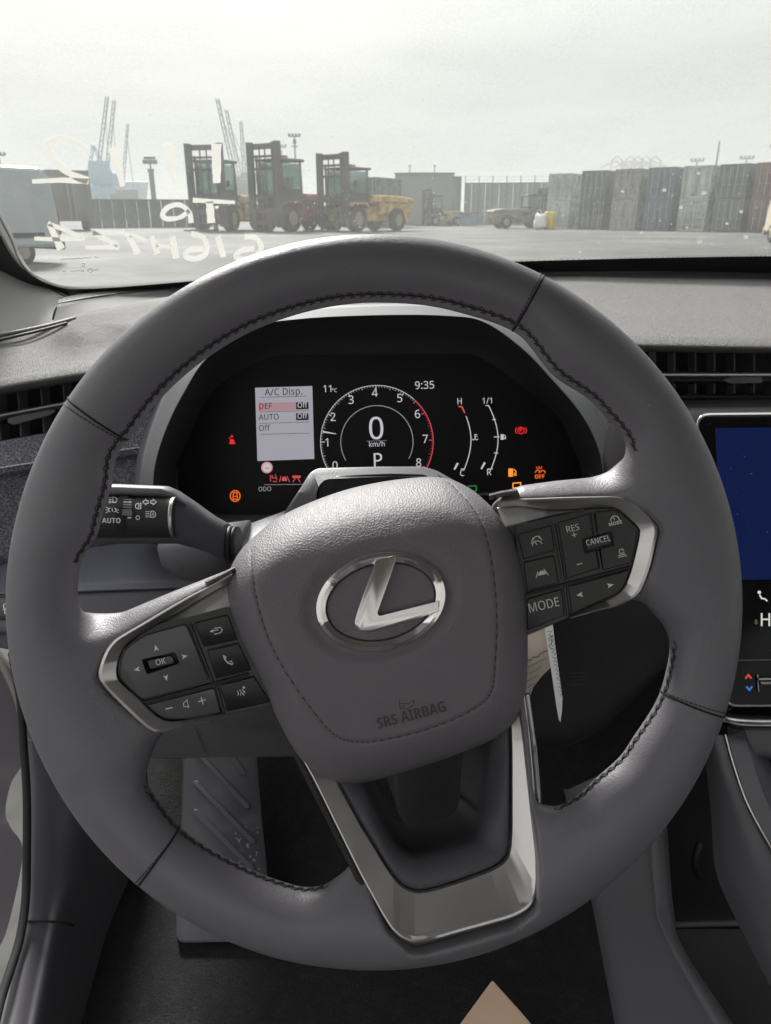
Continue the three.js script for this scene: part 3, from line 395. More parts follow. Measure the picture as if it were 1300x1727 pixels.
// ---------------------------------------------------------------- instrument cluster
{
  const cl = thing('instrument_cluster', 'digital instrument cluster with round rev counter under a black hood', 'instrument cluster', P(640, 740, 0.7));
  const outer = [[236, 905], [238, 840], [243, 775], [266, 701], [303, 624], [347, 590], [427, 543], [500, 525], [640, 517], [760, 519], [830, 537], [900, 580], [955, 632], [996, 672], [1024, 732], [1035, 790], [1036, 870]];
  const inner = [[258, 905], [258, 840], [262, 783], [282, 720], [312, 660], [351, 602], [424, 553], [510, 538], [640, 532], [750, 533], [815, 543], [880, 588], [930, 640], [973, 690], [1000, 735], [1016, 790], [1018, 870]];
  const dO = (y) => 0.585 + (905 - y) / 400 * 0.085;
  const at = (o, dd, sx = 1, ox = 0) => o.map((p) => [p[0], p[1], dO(p[1]) + dd]);
  const lerp = (a, b, t) => a.map((p, i) => p.map((v, q) => v + (b[i][q] - v) * t));
  const O = at(outer, 0), I = at(inner, 0.002), back = outer.map((p) => [640 + (p[0] - 640) * 1.03, p[1] - 4, dO(p[1]) + 0.12]);
  addW('hood', patch([back, at(outer, 0.07).map((p) => [640 + (p[0] - 640) * 1.012, p[1] - 2, p[2]]), at(outer, 0.034)], 90, 12), M.trimGrey, cl);
  addW('hood_lip', patch([at(outer, 0.04), at(outer, 0.032), lerp(at(outer, 0.014), at(inner, 0.014), 0.55), lerp(at(outer, 0.004), at(inner, 0.004), 0.9), at(inner, 0.004), at(inner, 0.01)], 90, 24), mat(0.075, 0.075, 0.08, 0.7), cl);
  const scr = inner.map((p) => [640 + (p[0] - 640) * 0.9, 730 + (p[1] - 730) * 0.62 + (p[1] < 700 ? 0 : 25), 0.705]);
  addW('shroud', patch([at(inner, 0.007), lerp(at(inner, 0.02), scr, 0.5), scr], 90, 12), M.blackMatte, cl);
  addW('hood_floor', patch([[[240, 900, 0.6], [450, 880, 0.6], [640, 850, 0.6], [820, 835, 0.6], [1040, 850, 0.6]], [[290, 862, 0.7], [450, 868, 0.7], [640, 850, 0.7], [820, 830, 0.7], [1000, 820, 0.7]]], 20, 4), M.blackMatte, cl);
  const S = (x, y, h = 0) => P(x, y, 0.7 - h);
  addW('display', plate(roundPoly([[300, 640], [360, 600], [920, 596], [985, 650], [985, 870], [300, 880]], 30), S, -0.006, -0.0008, 0), mat(0.006, 0.006, 0.007, 0.45, 0, { specularIntensity: 0.4 }), cl);
  const W_ = glow(0.46, 0.46, 0.48), G_ = glow(0.25, 0.25, 0.27), RD = glow(0.75, 0.02, 0.03), OR = glow(0.85, 0.13, 0.015), AM = glow(0.9, 0.3, 0.03), GN = glow(0.02, 0.22, 0.06), DR = glow(0.35, 0.03, 0.025), PG = glow(0.3, 0.29, 0.33), PK = glow(0.33, 0.2, 0.22), DK = mat(0.02, 0.02, 0.025, 0.7), DR2 = glow(0.5, 0.07, 0.08);
  const T = (s, x, y, z, m, font = fontR, n = 'lettering', h = 0.0006) => addW(n, text(s, x, y, z, 2, S, h, 0, font), m, cl);
  // menu page
  addW('menu_page', plateFlat([[430, 654], [526.5, 651], [530, 774], [434, 777.5]], S, 0.0003), PG, cl);
  addW('menu_highlight', plateFlat([[436, 680], [499, 678], [499, 692], [436, 693.5]], S, 0.0005), PK, cl);
  addW('menu_marker', plateFlat([[436.5, 680.5], [439.5, 680.3], [439.5, 692.5], [436.5, 692.7]], S, 0.0007), DR2, cl);
  const dkT = (s, x, y, z, f = fontR) => T(s, x, y, z, DK, f, 'lettering', 0.0007);
  dkT('A/C Disp.', 478, 662, 8.2); dkT('DEF', 448, 686, 7); dkT('AUTO', 453, 704.5, 7); dkT('Off', 446, 723, 7);
  for (const [y0] of [[684.5], [703]]) { addW('menu_badge', plateFlat([[499, y0 - 6], [520, y0 - 6.6], [520.4, y0 + 5.4], [499.4, y0 + 6]], S, 0.0006), DK, cl); T('Off', 510, y0 - 0.3, 6.2, W_, fontR, 'lettering', 0.0009); }
  addW('menu_rule', [ribbon([[439, 670], [518, 668]], 0.7, S, 0.0006), ribbon([[437, 695], [521, 692.6]], 0.7, S, 0.0006), ribbon([[437, 714], [521, 711.6]], 0.7, S, 0.0006), ribbon([[438, 732.5], [521, 730.5]], 0.7, S, 0.0006)], DK, cl);
  // rev counter
  const cx = 635.5, cy = 745, R = 95, seg = (a, r0, r1) => [[cx + r0 * Math.cos(a * D2R), cy - r0 * Math.sin(a * D2R)], [cx + r1 * Math.cos(a * D2R), cy - r1 * Math.sin(a * D2R)]];
  const A = (v) => 209 - v * (238 / 8) + 1;
  addW('scale_arc', ribbon(arc(cx, cy, R, R, A(0), A(5.4), 60), 1.1, S, 0.0004), W_, cl);
  addW('red_arc', ribbon(arc(cx, cy, R, R, A(5.4), A(8), 40), 1.4, S, 0.0004), DR2, cl);
  const tk = [], tr = []; for (let k = 0; k <= 80; k++) { const v = k / 10, big = k % 10 === 0, mid = k % 5 === 0; (v > 5.5 ? tr : tk).push(ribbon(seg(A(v), R - (big ? 7 : mid ? 5.5 : 3.5), R - 1), big ? 1.4 : 0.6, S, 0.0006)); }
  addW('tick_marks', tk, W_, cl); addW('red_ticks', tr, DR2, cl);
  [[565, 787], [551, 748], [561.5, 705], [592, 676], [632, 664], [674, 673], [704, 700], [717, 742], [706, 782]].forEach((p, i) => T(String(i), p[0], p[1], 10, W_, fontR, 'numeral'));
  addW('inner_arc', ribbon(arc(cx, cy, 61, 61, 211, -28, 50), 1.2, S, 0.0004), G_, cl);
  addW('needle', ribbon([[544, 728], [556, 730], [567, 731.8]], [2.8, 2, 1], S, 0.0009), W_, cl);
  T('0', 634.5, 727, 27, W_, fontR, 'numeral'); T('km/h', 635.5, 750, 6.2, W_); addW('speed_rule', ribbon([[618, 744], [652, 743]], 0.6, S, 0.0004), G_, cl); T('P', 637.5, 779, 17, W_, fontR, 'gear_letter');
  T('11', 552, 657, 8.5, W_); T('°C', 564, 659, 4.5, W_); T('9:35', 716, 651, 9.2, W_);
  // temperature and fuel gauges
  T('H', 775, 678, 7.5, W_); T('C', 779.5, 799, 7.5, W_); T('1/1', 821.5, 677, 7, W_); T('R', 825, 797.5, 7.5, W_);
  const bulge = (x, b, y0, y1) => Array.from({ length: 21 }, (_, k) => { const t = k / 20; return [x + b * Math.sin(Math.PI * (0.1 + 0.8 * t)) - b * 0.31 + (t - 0.5) * 4, y0 + (y1 - y0) * t]; });
  const b1 = bulge(781, 19, 686, 791), b2 = bulge(826, 20, 684, 791);
  addW('temperature_arc', ribbon(b1.slice(3), 1.5, S, 0.0004), W_, cl); addW('hot_zone', ribbon([[773, 685.5], ...b1.slice(0, 3)], 2.4, S, 0.0004), DR2, cl);
  addW('fuel_arc', ribbon([[819, 684], ...b2], 1.5, S, 0.0004), W_, cl);
  for (const q of [[[830, 708], [836, 707]], [[833, 737], [842, 736.4]], [[833, 764], [840, 764]], [[777, 791], [784, 791]], [[822, 791], [831, 791]]]) addW('gauge_tick', ribbon(q, 1.5, S, 0.0006), W_, cl);
  addW('gauge_pointer', ribbon([[766, 792], [772, 781]], [2.6, 3.6], S, 0.0006), W_, cl); addW('gauge_pointer', ribbon([[811.5, 791], [817.5, 780]], [2.6, 3.6], S, 0.0006), W_, cl);
  addW('coolant_icon', [ribbon([[801, 732], [801, 740]], 1.6, S, 0.0005), ribbon([[802, 733], [805, 733]], 1, S, 0.0005), ribbon([[802, 736], [805, 736]], 1, S, 0.0005), ribbon([[796, 740], [798, 742], [801, 740.5], [804, 742], [806, 740]], 1.2, S, 0.0005)], W_, cl);
  const pump = (x, y, s, m) => addW('fuel_pump_icon', [plateFlat([[x - 5 * s, y + 6 * s], [x - 5 * s, y - 6 * s], [x + 2 * s, y - 6 * s], [x + 2 * s, y + 6 * s]], S, 0.0004), ribbon([[x + 3 * s, y - 5 * s], [x + 6 * s, y - 2 * s], [x + 6 * s, y + 4 * s], [x + 4 * s, y + 4 * s], [x + 4 * s, y]], 1.3 * s, S, 0.0005)], m, cl);
  pump(848, 737, 0.75, W_); pump(863, 797, 1.15, AM);
  // tell-tales
  addW('seat_belt_lamp', [disc(391, 736, 2.2, S, 0.0005, 10), plateFlat([[386.5, 749], [388, 741], [394, 741], [396, 749]], S, 0.0004), ribbon([[386, 738], [397, 748]], 1.2, S, 0.0007)], RD, cl);
  addW('door_lamp', [ribbon(arc(396.5, 836.5, 8.2, 9, 0, 345, 24), 1.8, S, 0.0005, true), ribbon([[393.5, 831], [399.5, 831], [400, 842], [393, 842]], 1.6, S, 0.0005, true), ribbon([[393.5, 837], [399.5, 837]], 1.2, S, 0.0007)], OR, cl);
  addW('speed_limit_badge', disc(450, 788.5, 9.6, S, 0.0003, 24), glow(0.5, 0.42, 0.44), cl); addW('badge_ring', ribbon(arc(450, 788.5, 8.4, 8.4, 0, 345, 24), 1.6, S, 0.0005, true), glow(0.5, 0.18, 0.2), cl); T('--', 450.5, 789.5, 5, DK, fontB);
  addW('assist_lamp', [ribbon([[456, 801], [456, 812]], 1.4, S, 0.0005), ribbon([[459, 801], [459, 806], [465, 806]], 1.4, S, 0.0005), ribbon([[460, 812], [467, 812]], 1.4, S, 0.0005), ribbon([[464, 800], [467, 809]], 1.2, S, 0.0007)], DR2, cl);
  addW('assist_lamp', [ribbon([[471, 813], [474, 803]], 1.3, S, 0.0005), ribbon([[488, 813], [484, 803]], 1.3, S, 0.0005), plateFlat([[475, 809], [477, 804], [482, 804], [484, 809], [484, 811], [475, 811]], S, 0.0004)], DR2, cl);
  addW('assist_lamp', [plateFlat([[493, 802], [507, 802], [507, 806], [493, 806]], S, 0.0004), ribbon([[494, 813], [498, 806]], 1.6, S, 0.0005), ribbon([[506, 813], [502, 806]], 1.6, S, 0.0005)], DR2, cl);
  addW('odometer_rule', ribbon([[445, 817.5], [530, 816.5]], 0.7, S, 0.0004), G_, cl); T('ODO', 446.5, 825.5, 5.4, G_);
  addW('brake_lamp', [ribbon(arc(878.5, 726, 5.2, 5.6, 0, 345, 20), 1.4, S, 0.0005, true), ribbon(arc(878.5, 726, 9, 8, 140, 220, 8), 1.5, S, 0.0005), ribbon(arc(878.5, 726, 9, 8, -40, 40, 8), 1.5, S, 0.0005), text('P', 878.5, 726, 5.4, 2, S, 0.0006, 0, fontB)], RD, cl);
  addW('collision_lamp', [ribbon([[902, 797], [905, 793], [910, 794], [909, 798]], 1.5, S, 0.0005), ribbon([[911, 797], [914, 793], [919, 795], [919, 798]], 1.5, S, 0.0005), ribbon([[909, 786], [909, 791]], 1.2, S, 0.0005), ribbon([[904, 787], [907, 791]], 1.2, S, 0.0005), ribbon([[914, 787], [911, 791]], 1.2, S, 0.0005), text('OFF', 910, 804.5, 4.8, 2, S, 0.0006, 0, fontB)], OR, cl);
  addW('lower_lamp', [ribbon([[865, 815], [878, 814], [878, 822], [865, 823]], 2, S, 0.0005, true)], AM, cl); addW('lower_lamp', [ribbon([[790, 820], [803, 819.4], [803, 828], [790, 828]], 1.5, S, 0.0005, true)], GN, cl);
}
// ---------------------------------------------------------------- steering column shroud with the driver camera
{
  const c = thing('steering_column', 'grey steering column shroud with a black camera window on top', 'steering column', P(620, 900, 0.5));
  const out = roundPoly([[478, 866], [505, 826], [522, 798], [535, 790], [640, 787], [712, 787], [735, 793], [775, 815], [800, 880], [480, 900]], 6), win = roundPoly([[528, 834], [534, 814], [548, 803], [660, 798.5], [716, 800], [742, 812], [745, 860], [530, 860]], 8);
  addW('camera_housing', plate(out, (x, y, h) => P(x, y, 0.47 + (y < 830 ? (830 - y) * 0.0003 : 0) - h), -0.05, 0.0, 5, [win]), M.trimGrey, c);
  addW('camera_window', plate(win, (x, y, h) => P(x, y, 0.478 - h), -0.01, 0, 1), M.blackGloss, c);
  const cam = (pts) => pts.map(([x, y, d, rx, ry]) => ({ p: P(x, y, d), u: AXX.clone().multiplyScalar(rx), v: AXY.clone().multiplyScalar(ry) }));
  addW('shroud', loft(cam([[625, 990, 0.432, 0.05, 0.03], [625, 990, 0.45, 0.06, 0.04], [625, 975, 0.52, 0.08, 0.045], [630, 930, 0.6, 0.095, 0.03], [635, 900, 0.7, 0.1, 0.03]]), 40, 3.2), M.trimGrey, c);
  addW('shroud', loft(cam([[640, 1130, 0.44, 0.035, 0.04], [640, 1130, 0.46, 0.05, 0.055], [640, 1120, 0.56, 0.06, 0.06], [640, 1100, 0.66, 0.06, 0.06]]), 32, 3), M.darkPlastic, c);
  for (let k = 0; k < 4; k++) addW('shaft_boot', loft(cam([[742 - k * 8, 1300 - k * 10, 0.52 + k * 0.03, 0.03, 0.045], [742 - k * 8, 1300 - k * 10, 0.53 + k * 0.03, 0.034, 0.049], [740 - k * 8, 1298 - k * 10, 0.54 + k * 0.03, 0.034, 0.049], [740 - k * 8, 1298 - k * 10, 0.549 + k * 0.03, 0.028, 0.043]]), 24, 2.6), M.darkPlastic, c);
  addW('column_saddle', patch([[[375, 900, 0.53], [430, 880, 0.56], [480, 862, 0.58], [520, 850, 0.58]], [[380, 950, 0.5], [430, 930, 0.52], [480, 905, 0.52], [520, 890, 0.52]], [[400, 990, 0.52], [440, 980, 0.53], [480, 960, 0.53], [520, 950, 0.53]]], 16, 10), M.trimGrey, c);
  addW('stalk_boot', loft([[268, 925, 0.56, 0.004], [278, 930, 0.555, 0.014], [310, 935, 0.55, 0.022], [360, 935, 0.55, 0.026], [420, 935, 0.55, 0.03]].map(([x, y, d, r]) => ({ p: P(x, y, d), u: AXY.clone().multiplyScalar(r * 0.85), v: AXZ.clone().multiplyScalar(r) })), 24), M.plastic, c);
}
// ---------------------------------------------------------------- stalks
{
  const s = thing('indicator_stalk', 'dark indicator and light stalk with white headlamp symbols', 'stalk', P(390, 915, 0.5));
  const sec = (a, pw) => loft(a.map(([x, y, d, ry, rz]) => ({ p: P(x, y, d), u: AXY.clone().multiplyScalar(ry / F * d), v: AXZ.clone().multiplyScalar(rz) })), 36, pw);
  addW('lever', sec([[120, 868, 0.478, 30, 0.009], [125, 868, 0.478, 49, 0.012], [200, 867, 0.478, 50, 0.0125], [285, 869, 0.478, 48, 0.0125], [302, 873, 0.48, 44, 0.0125], [330, 886, 0.485, 38, 0.013], [360, 902, 0.49, 32, 0.0135], [382, 914, 0.494, 32, 0.014], [386, 916, 0.495, 30, 0.0135]], 3.4), M.plastic, s);
  addW('lever_lid', sec([[125, 827, 0.472, 9, 0.012], [200, 827, 0.472, 10.5, 0.0125], [282, 830, 0.472, 10, 0.0125], [300, 836, 0.474, 8, 0.012], [318, 850, 0.478, 4, 0.008]], 2.6), M.trimGrey, s);
  addW('barrel', sec([[140, 872, 0.466, 33, 0.0115], [142, 872, 0.466, 35, 0.0125], [292, 872, 0.466, 35, 0.0125], [294, 872, 0.466, 33, 0.0115]], 2.1), M.darkPlastic, s);
  addW('silver_band', loft([[292.5, 872, 34.6], [293, 872, 35.6], [296.5, 872, 35.4], [298, 872, 34]].map(([x, y, r]) => ({ p: P(x, y, 0.466), u: AXY.clone().multiplyScalar(r / F * 0.466), v: AXZ.clone().multiplyScalar(0.0125 * r / 35) })), 36, 2, false), M.satin, s);
  const ringSec = (x0, x1, r) => sec([[x0, 870, 0.466, r - 1, 0.0128], [x0 + 0.6, 870, 0.466, r, 0.0134], [x1 - 0.6, 870, 0.466, r, 0.0134], [x1, 870, 0.466, r - 1, 0.0128]], 2.1);
  addW('ring', ringSec(206, 223, 36), M.blackMatte, s);
  const B = (x, y, h = 0) => { const t = (y - 872) / 35; return P(x, y, 0.466 - 0.0125 * Math.sqrt(Math.max(0.02, 1 - t * t)) - h - 0.0008); };
  for (let k = 0; k < 6; k++) addW('knurl', ribbon([[208, 842 + k * 4.4], [222, 842.5 + k * 4.4]], 2.4, B, 0.0016), M.trimGrey, s);
  addW('ring_pointer', plateFlat([[206, 859], [222, 860], [223, 870], [205.5, 869]], B, 0.002), M.trimGrey, s);
  addW('ring_mark', ribbon([[215, 873], [221, 873.4]], 2, B, 0.0018), M.icon, s);
  const I = (n, g) => addW(n, g, M.icon, s), o = 0.0005;
  I('lettering', text('AUTO', 187.5, 879, 6.2, 0, B, o, 0, fontB));
  I('headlamp_symbol', [ribbon([[190, 838.5], [194, 838.5], [197.5, 842], [197, 846], [193, 847.5], [190, 847.2]], 1.5, B, o, true), ribbon([[183, 839.5], [188, 839]], 1.2, B, o), ribbon([[183, 842.5], [188, 842]], 1.2, B, o), ribbon([[183, 845.5], [188, 845]], 1.2, B, o), ribbon([[183, 848], [188, 847.5]], 1.2, B, o)]);
  I('sidelight_symbol', [ribbon(arc(186, 860, 3, 3.2, 90, 270, 8), 1.3, B, o), ribbon(arc(192.5, 860, 3, 3.2, -90, 90, 8), 1.3, B, o), ribbon([[178, 855], [183, 857.5]], 1.1, B, o), ribbon([[178, 860], [182.5, 860]], 1.1, B, o), ribbon([[178, 865], [183, 862.5]], 1.1, B, o), ribbon([[200, 855], [195.5, 857.5]], 1.1, B, o), ribbon([[200, 860], [196, 860]], 1.1, B, o), ribbon([[200, 865], [195.5, 862.5]], 1.1, B, o), ribbon([[188.5, 857], [190, 863]], 1.1, B, o)]);
  I('foglamp_symbol', [ribbon([[233.5, 848.5], [229.5, 850], [228, 853.5], [229.5, 857], [233.5, 858.5]], 1.4, B, o, true), ribbon([[235, 850], [239, 849.5]], 1.1, B, o), ribbon([[235, 853.5], [239, 853]], 1.1, B, o), ribbon([[235, 857], [239, 856.5]], 1.1, B, o), ribbon([[237, 848], [236.5, 859]], 1, B, o + 0.0002)]);
  I('off_symbol', ribbon(arc(232.3, 873, 3, 3.2, 0, 345, 16), 1.3, B, o, true));
  const arrow = (x, k) => ribbon([[x, 846.6], [x + 5.5 * k, 841.8], [x + 5.5 * k, 844.6], [x + 9.5 * k, 844.6], [x + 9.5 * k, 848.8], [x + 5.5 * k, 848.8], [x + 5.5 * k, 851.4]], 1.3, B, o, true);
  I('indicator_symbol', [arrow(240.5, 1), arrow(263.6, -1)]);
  addW('divider_mark', ribbon([[247, 857], [260, 856.6]], 1.8, B, o), M.seam, s);
  I('main_beam_symbol', [ribbon([[254.5, 862], [259, 862.2], [262.5, 866], [262, 870.5], [258, 872.6], [253.5, 872.2]], 1.4, B, o, true), ...[0, 1, 2, 3].map((k) => ribbon([[245, 863 + k * 3], [252, 862.6 + k * 3]], 1.1, B, o)), ribbon([[255.8, 870.4], [258, 864.6], [260, 870.4]], 1, B, o + 0.0002)]);
  addW('collar', [sec([[386, 917, 0.495, 29, 0.013], [388, 917.5, 0.495, 31, 0.014], [392, 918, 0.495, 31, 0.014], [393, 918, 0.495, 28, 0.013]], 2.2), sec([[394, 918.5, 0.497, 30, 0.014], [397, 919, 0.497, 32, 0.0145], [402, 919.5, 0.498, 31, 0.014]], 2.2)], M.darkPlastic, s);

  const w = thing('wiper_stalk', 'short grey stub of the wiper stalk beside the cluster hood', 'stalk', P(1040, 760, 0.56));
  addW('lever', sec([[960, 860, 0.67, 12, 0.009], [1000, 800, 0.67, 12, 0.009], [1026, 745, 0.665, 10, 0.008], [1040, 732, 0.66, 9, 0.008], [1050, 724, 0.66, 8, 0.007], [1053, 722, 0.66, 5, 0.005]], 2.4), M.darkPlastic, w);
  addW('boot', loft([[1036, 770, 0.58, 0.03], [1046, 770, 0.575, 0.036], [1070, 775, 0.575, 0.036], [1110, 785, 0.575, 0.03]].map(([x, y, d, r]) => ({ p: P(x, y, d), u: AXY.clone().multiplyScalar(r), v: AXZ.clone().multiplyScalar(r) })), 24), M.darkPlastic, w);
}

// ---------------------------------------------------------------- steering wheel
const DW = 0.3805, WX = 631, WY = 1014;
const wheel = thing('steering_wheel', 'grey leather steering wheel turned slightly anticlockwise with satin silver spokes', 'steering wheel', P(WX, WY, DW), CAMQ);
const W = (px, py, z = 0) => V(((px - CX) * (DW - z) - (WX - CX) * DW) / F, -((py - CY) * (DW - z) - (WY - CY) * DW) / F, z);
const toW = (pts) => pts.map((p) => { const v = W(p[0], p[1], 0); return [v.x, v.y]; });
const PXM = DW / F;
{
  // rim: inner radius in pixels by angle (degrees anticlockwise from the right)
  const tab = [[-180, 505], [-150, 487], [-140, 499], [-130, 508], [-117, 504], [-105, 503], [-95, 480], [-75, 478], [-52, 464], [-41, 480], [-30, 496], [-17, 510], [-6, 509], [0, 500], [15, 495], [27, 490], [33, 505], [41, 500], [51, 487], [63, 514], [75, 509], [90, 505], [110, 502], [131, 499], [144, 497], [150, 502], [158, 484], [166, 482], [173, 502], [180, 505]];
  const rin = (deg) => { let i = 0; while (i < tab.length - 2 && deg > tab[i + 1][0]) i++; const [a, ra] = tab[i], [b, rb] = tab[i + 1], t = (deg - a) / (b - a), s = t * t * (3 - 2 * t); return ra + (rb - ra) * s; };
  const HB = 0.0158;
  const left = toW([[90, 1014], [140, 1027], [188, 1032], [240, 1014], [320, 985], [394, 957], [440, 1000], [470, 1180], [345, 1226], [272, 1240], [250, 1258], [232, 1282], [150, 1290]]);
  const right = toW([[840, 850], [862, 829], [890, 815], [951, 804], [1003, 797], [1040, 788], [1070, 760], [1140, 780], [1165, 930], [1140, 1040], [1122, 1032], [1095, 1014], [1060, 1014], [960, 1046], [870, 1076], [830, 1000]]);
  const low = toW([[500, 1260], [545, 1330], [600, 1462], [575, 1500], [640, 1530], [720, 1540], [860, 1510], [940, 1450], [918, 1374], [906, 1370], [900, 1230], [890, 1180], [870, 1230], [866, 1430], [850, 1456], [720, 1503], [680, 1496], [570, 1320]]);
  const cutL = toW([[400, 962], [357, 986], [317, 1007], [243, 1050], [192, 1081], [178, 1098], [165, 1138], [184, 1168], [240, 1222], [260, 1234], [340, 1216], [470, 1182], [440, 1000]]), cutR = toW([[830, 847], [898, 841], [1000, 838], [1050, 840], [1086, 862], [1104, 881], [1110, 896], [1096, 957], [1078, 1000], [1062, 1012], [961, 1043], [860, 1074], [830, 1000]]), cutB = toW([[480, 1210], [529, 1314], [606, 1470], [650, 1550], [690, 1587], [714, 1588], [866, 1545], [901, 1514], [905, 1440], [896, 1270], [884, 1170]]);
  const c = 0.0013, nx = 308, ny = 308, nz = 50, o = [-0.2, -0.2, -0.042], fld = new Float32Array(nx * ny * nz);
  const pl = W(290, 1020, 0), pr = W(950, 836, 0);
  const smin = (a, b, k) => { const h = Math.max(0, Math.min(1, 0.5 + 0.5 * (b - a) / k)); return b + (a - b) * h - k * h * (1 - h); };
  for (let j = 0; j < ny; j++) for (let i = 0; i < nx; i++) {
    const x = o[0] + i * c, y = o[1] + j * c, r = Math.hypot(x, y), deg = Math.atan2(y, x) / D2R, ri = rin(deg) * PXM, ro = 616 * PXM, a = (ro - ri) / 2, rc = (ro + ri) / 2;
    const far = r < 0.05; const dl = far ? 9 : sdPoly(left, x, y), dr = far ? 9 : sdPoly(right, x, y), db = far ? 9 : sdPoly(low, x, y);
    const cl = far ? 9 : sdPoly(cutL, x, y) + 0.001, cr = far ? 9 : sdPoly(cutR, x, y) + 0.001, cb = far ? 9 : sdPoly(cutB, x, y) + 0.0012, zb = 0.0138 - 0.0306 * Math.max(0, Math.min(1, (1580 - (WY - y / PXM)) / 330)) - 0.011;
    const rp = r / PXM, zc = -0.0095 - 0.016 * Math.max(0, Math.min(1, (470 - rp) / 250)), zl = -0.006 - 0.02 * Math.max(0, Math.min(1, (480 - rp) / 220));
    for (let k = 0; k < nz; k++) {
      const z = o[2] + k * c; const e = Math.hypot((r - rc) / a, z / HB); let d = (e - 1) * Math.min(a, HB);
      const slab = (d2, zz, h, rr) => { const qx = d2 + rr, qz = Math.abs(z - zz) - h + rr; return Math.min(Math.max(qx, qz), 0) + Math.hypot(Math.max(qx, 0), Math.max(qz, 0)) - rr; };
      const zt = 0.0036 - 0.016 * Math.max(0, Math.min(1, (470 - rp) / 250));
      const sl = -smin(-slab(dl, zc, 0.013, 0.0125), -(((x - pl.x) * -0.498 + (y - pl.y) * 0.866) * 0.82 + (z - zt) * 0.57), 0.006), sr = -smin(-slab(dr, zc, 0.013, 0.0125), -((y - pr.y) * 0.82 + (z - zt) * 0.57), 0.006);
      d = smin(d, sl, 0.022); d = smin(d, sr, 0.022); d = smin(d, slab(db, zl, 0.007, 0.005), 0.012);
      if (cl < 0.01) d = Math.max(d, -Math.max(cl, -0.0075 - 0.016 * Math.max(0, Math.min(1, (470 - rp) / 250)) - z));
      if (cr < 0.01) d = Math.max(d, -Math.max(cr, -0.0075 - 0.016 * Math.max(0, Math.min(1, (470 - rp) / 250)) - z));
      if (cb < 0.01) d = Math.max(d, -Math.max(cb, zb - z));
      fld[i + nx * (j + ny * k)] = d;
    }
  }
  add('rim', smoothMesh(surfaceNets(fld, nx, ny, nz, o, c), 3), M.rim, wheel);
  // cross seams of the leather and the laced seam round the inside
  const onRim = (deg, phi, out = 0) => { const ri = rin(deg > 180 ? deg - 360 : deg < -180 ? deg + 360 : deg) * PXM, ro = 616 * PXM, a = (ro - ri) / 2 + out, rc = (ro + ri) / 2, r = rc + a * Math.cos(phi), t = deg * D2R; return V(r * Math.cos(t), r * Math.sin(t), (HB + out) * Math.sin(phi)); };
  for (const [a0, a1] of [[62.9, 62.4], [147, 146], [-130.8, -129.5], [-17.5, -18.2]]) {
    add('cross_seam', tube(Array.from({ length: 24 }, (_, k) => onRim(a0 + (a1 - a0) * k / 23, -0.4 + (Math.PI + 0.8) * (1 - k / 23), -0.0001)), 0.0006, 6, 60), M.seam, wheel);
    const st = []; for (let k = 0; k < 22; k++) { const f = (q) => onRim(a0 + 0.25, 0.1 + (Math.PI - 0.2) * (k + q) / 22, 0.0001); st.push(tube([f(0.1), f(0.5), f(0.8)], 0.00035, 5, 4)); }
    add('seam_stitches', st, M.thread, wheel).userData.kind = 'stuff';
  }
  const onPx = (px, py, h = 0) => { const v = W(px, py, 0), r = Math.hypot(v.x, v.y), dg = Math.atan2(v.y, v.x) / D2R, ri = rin(dg) * PXM, ro = 616 * PXM, q = (r - (ro + ri) / 2) / ((ro - ri) / 2); return W(px, py, HB * Math.sqrt(Math.max(0, 1 - q * q)) + 0.0002 + h); };
  const Rs = rng(77), fleck = []; // small scuffs and flecks of dust on the leather
  for (const [x, y, s] of [[1089, 652, 3], [1094, 658, 2.6], [1098, 663, 2], [1084, 675, 2.2], [1095, 684, 2.4], [1087, 668, 1.4], [217, 627, 1], [200, 652, 0.9], [105, 1026, 1.1], [1172, 742, 0.9]]) fleck.push(plateFlat(arc(x, y, s, s * 0.55, 0, 330, 9).map((p) => [p[0] + (Rs() - 0.5) * s * 0.9, p[1] + (Rs() - 0.5) * s * 0.9]), onPx));
  for (let k = 0; k < 70; k++) { const a = Rs() * 6.283, r = 535 + Rs() * 60, x = WX + r * Math.cos(a), y = WY + r * Math.sin(a); if (y < 1480) fleck.push(disc(x, y, 0.3 + Rs() * 0.5, onPx, 0, 6)); }
  add('scuff_flecks', fleck, mat(0.36, 0.34, 0.34, 0.9), wheel).userData.kind = 'stuff';
  const lace = [], cord = [];
  for (const [d0, d1] of [[30, 172.5], [-146, -98], [-50, -3]]) {
    const n = Math.round((d1 - d0) / 1.9); const ph = (dg) => Math.PI - 0.2 - 0.26 * Math.sin(dg * D2R);
    cord.push(tube(Array.from({ length: n + 1 }, (_, k) => onRim(d0 + (d1 - d0) * k / n, ph(d0 + (d1 - d0) * k / n), -0.0006)), 0.0009, 6, n * 3));
    for (let k = 0; k < n; k++) { const g = d0 + (d1 - d0) * k / n, st = (d1 - d0) / n, p = ph(g); lace.push(tube([onRim(g, p - 0.13, -0.0001), onRim(g + st * 0.5, p, 0.0006), onRim(g + st * 0.95, p + 0.13, -0.0001)], 0.0004, 5, 6), tube([onRim(g + st * 0.95, p - 0.1, -0.0001), onRim(g + st * 0.6, p - 0.02, 0.0005), onRim(g + st * 0.5, p + 0.1, -0.0001)], 0.0004, 5, 6)); }
  }
  add('inner_seam', cord, M.seam, wheel).userData.kind = 'stuff'; add('lacing', lace, M.thread, wheel).userData.kind = 'stuff';
}
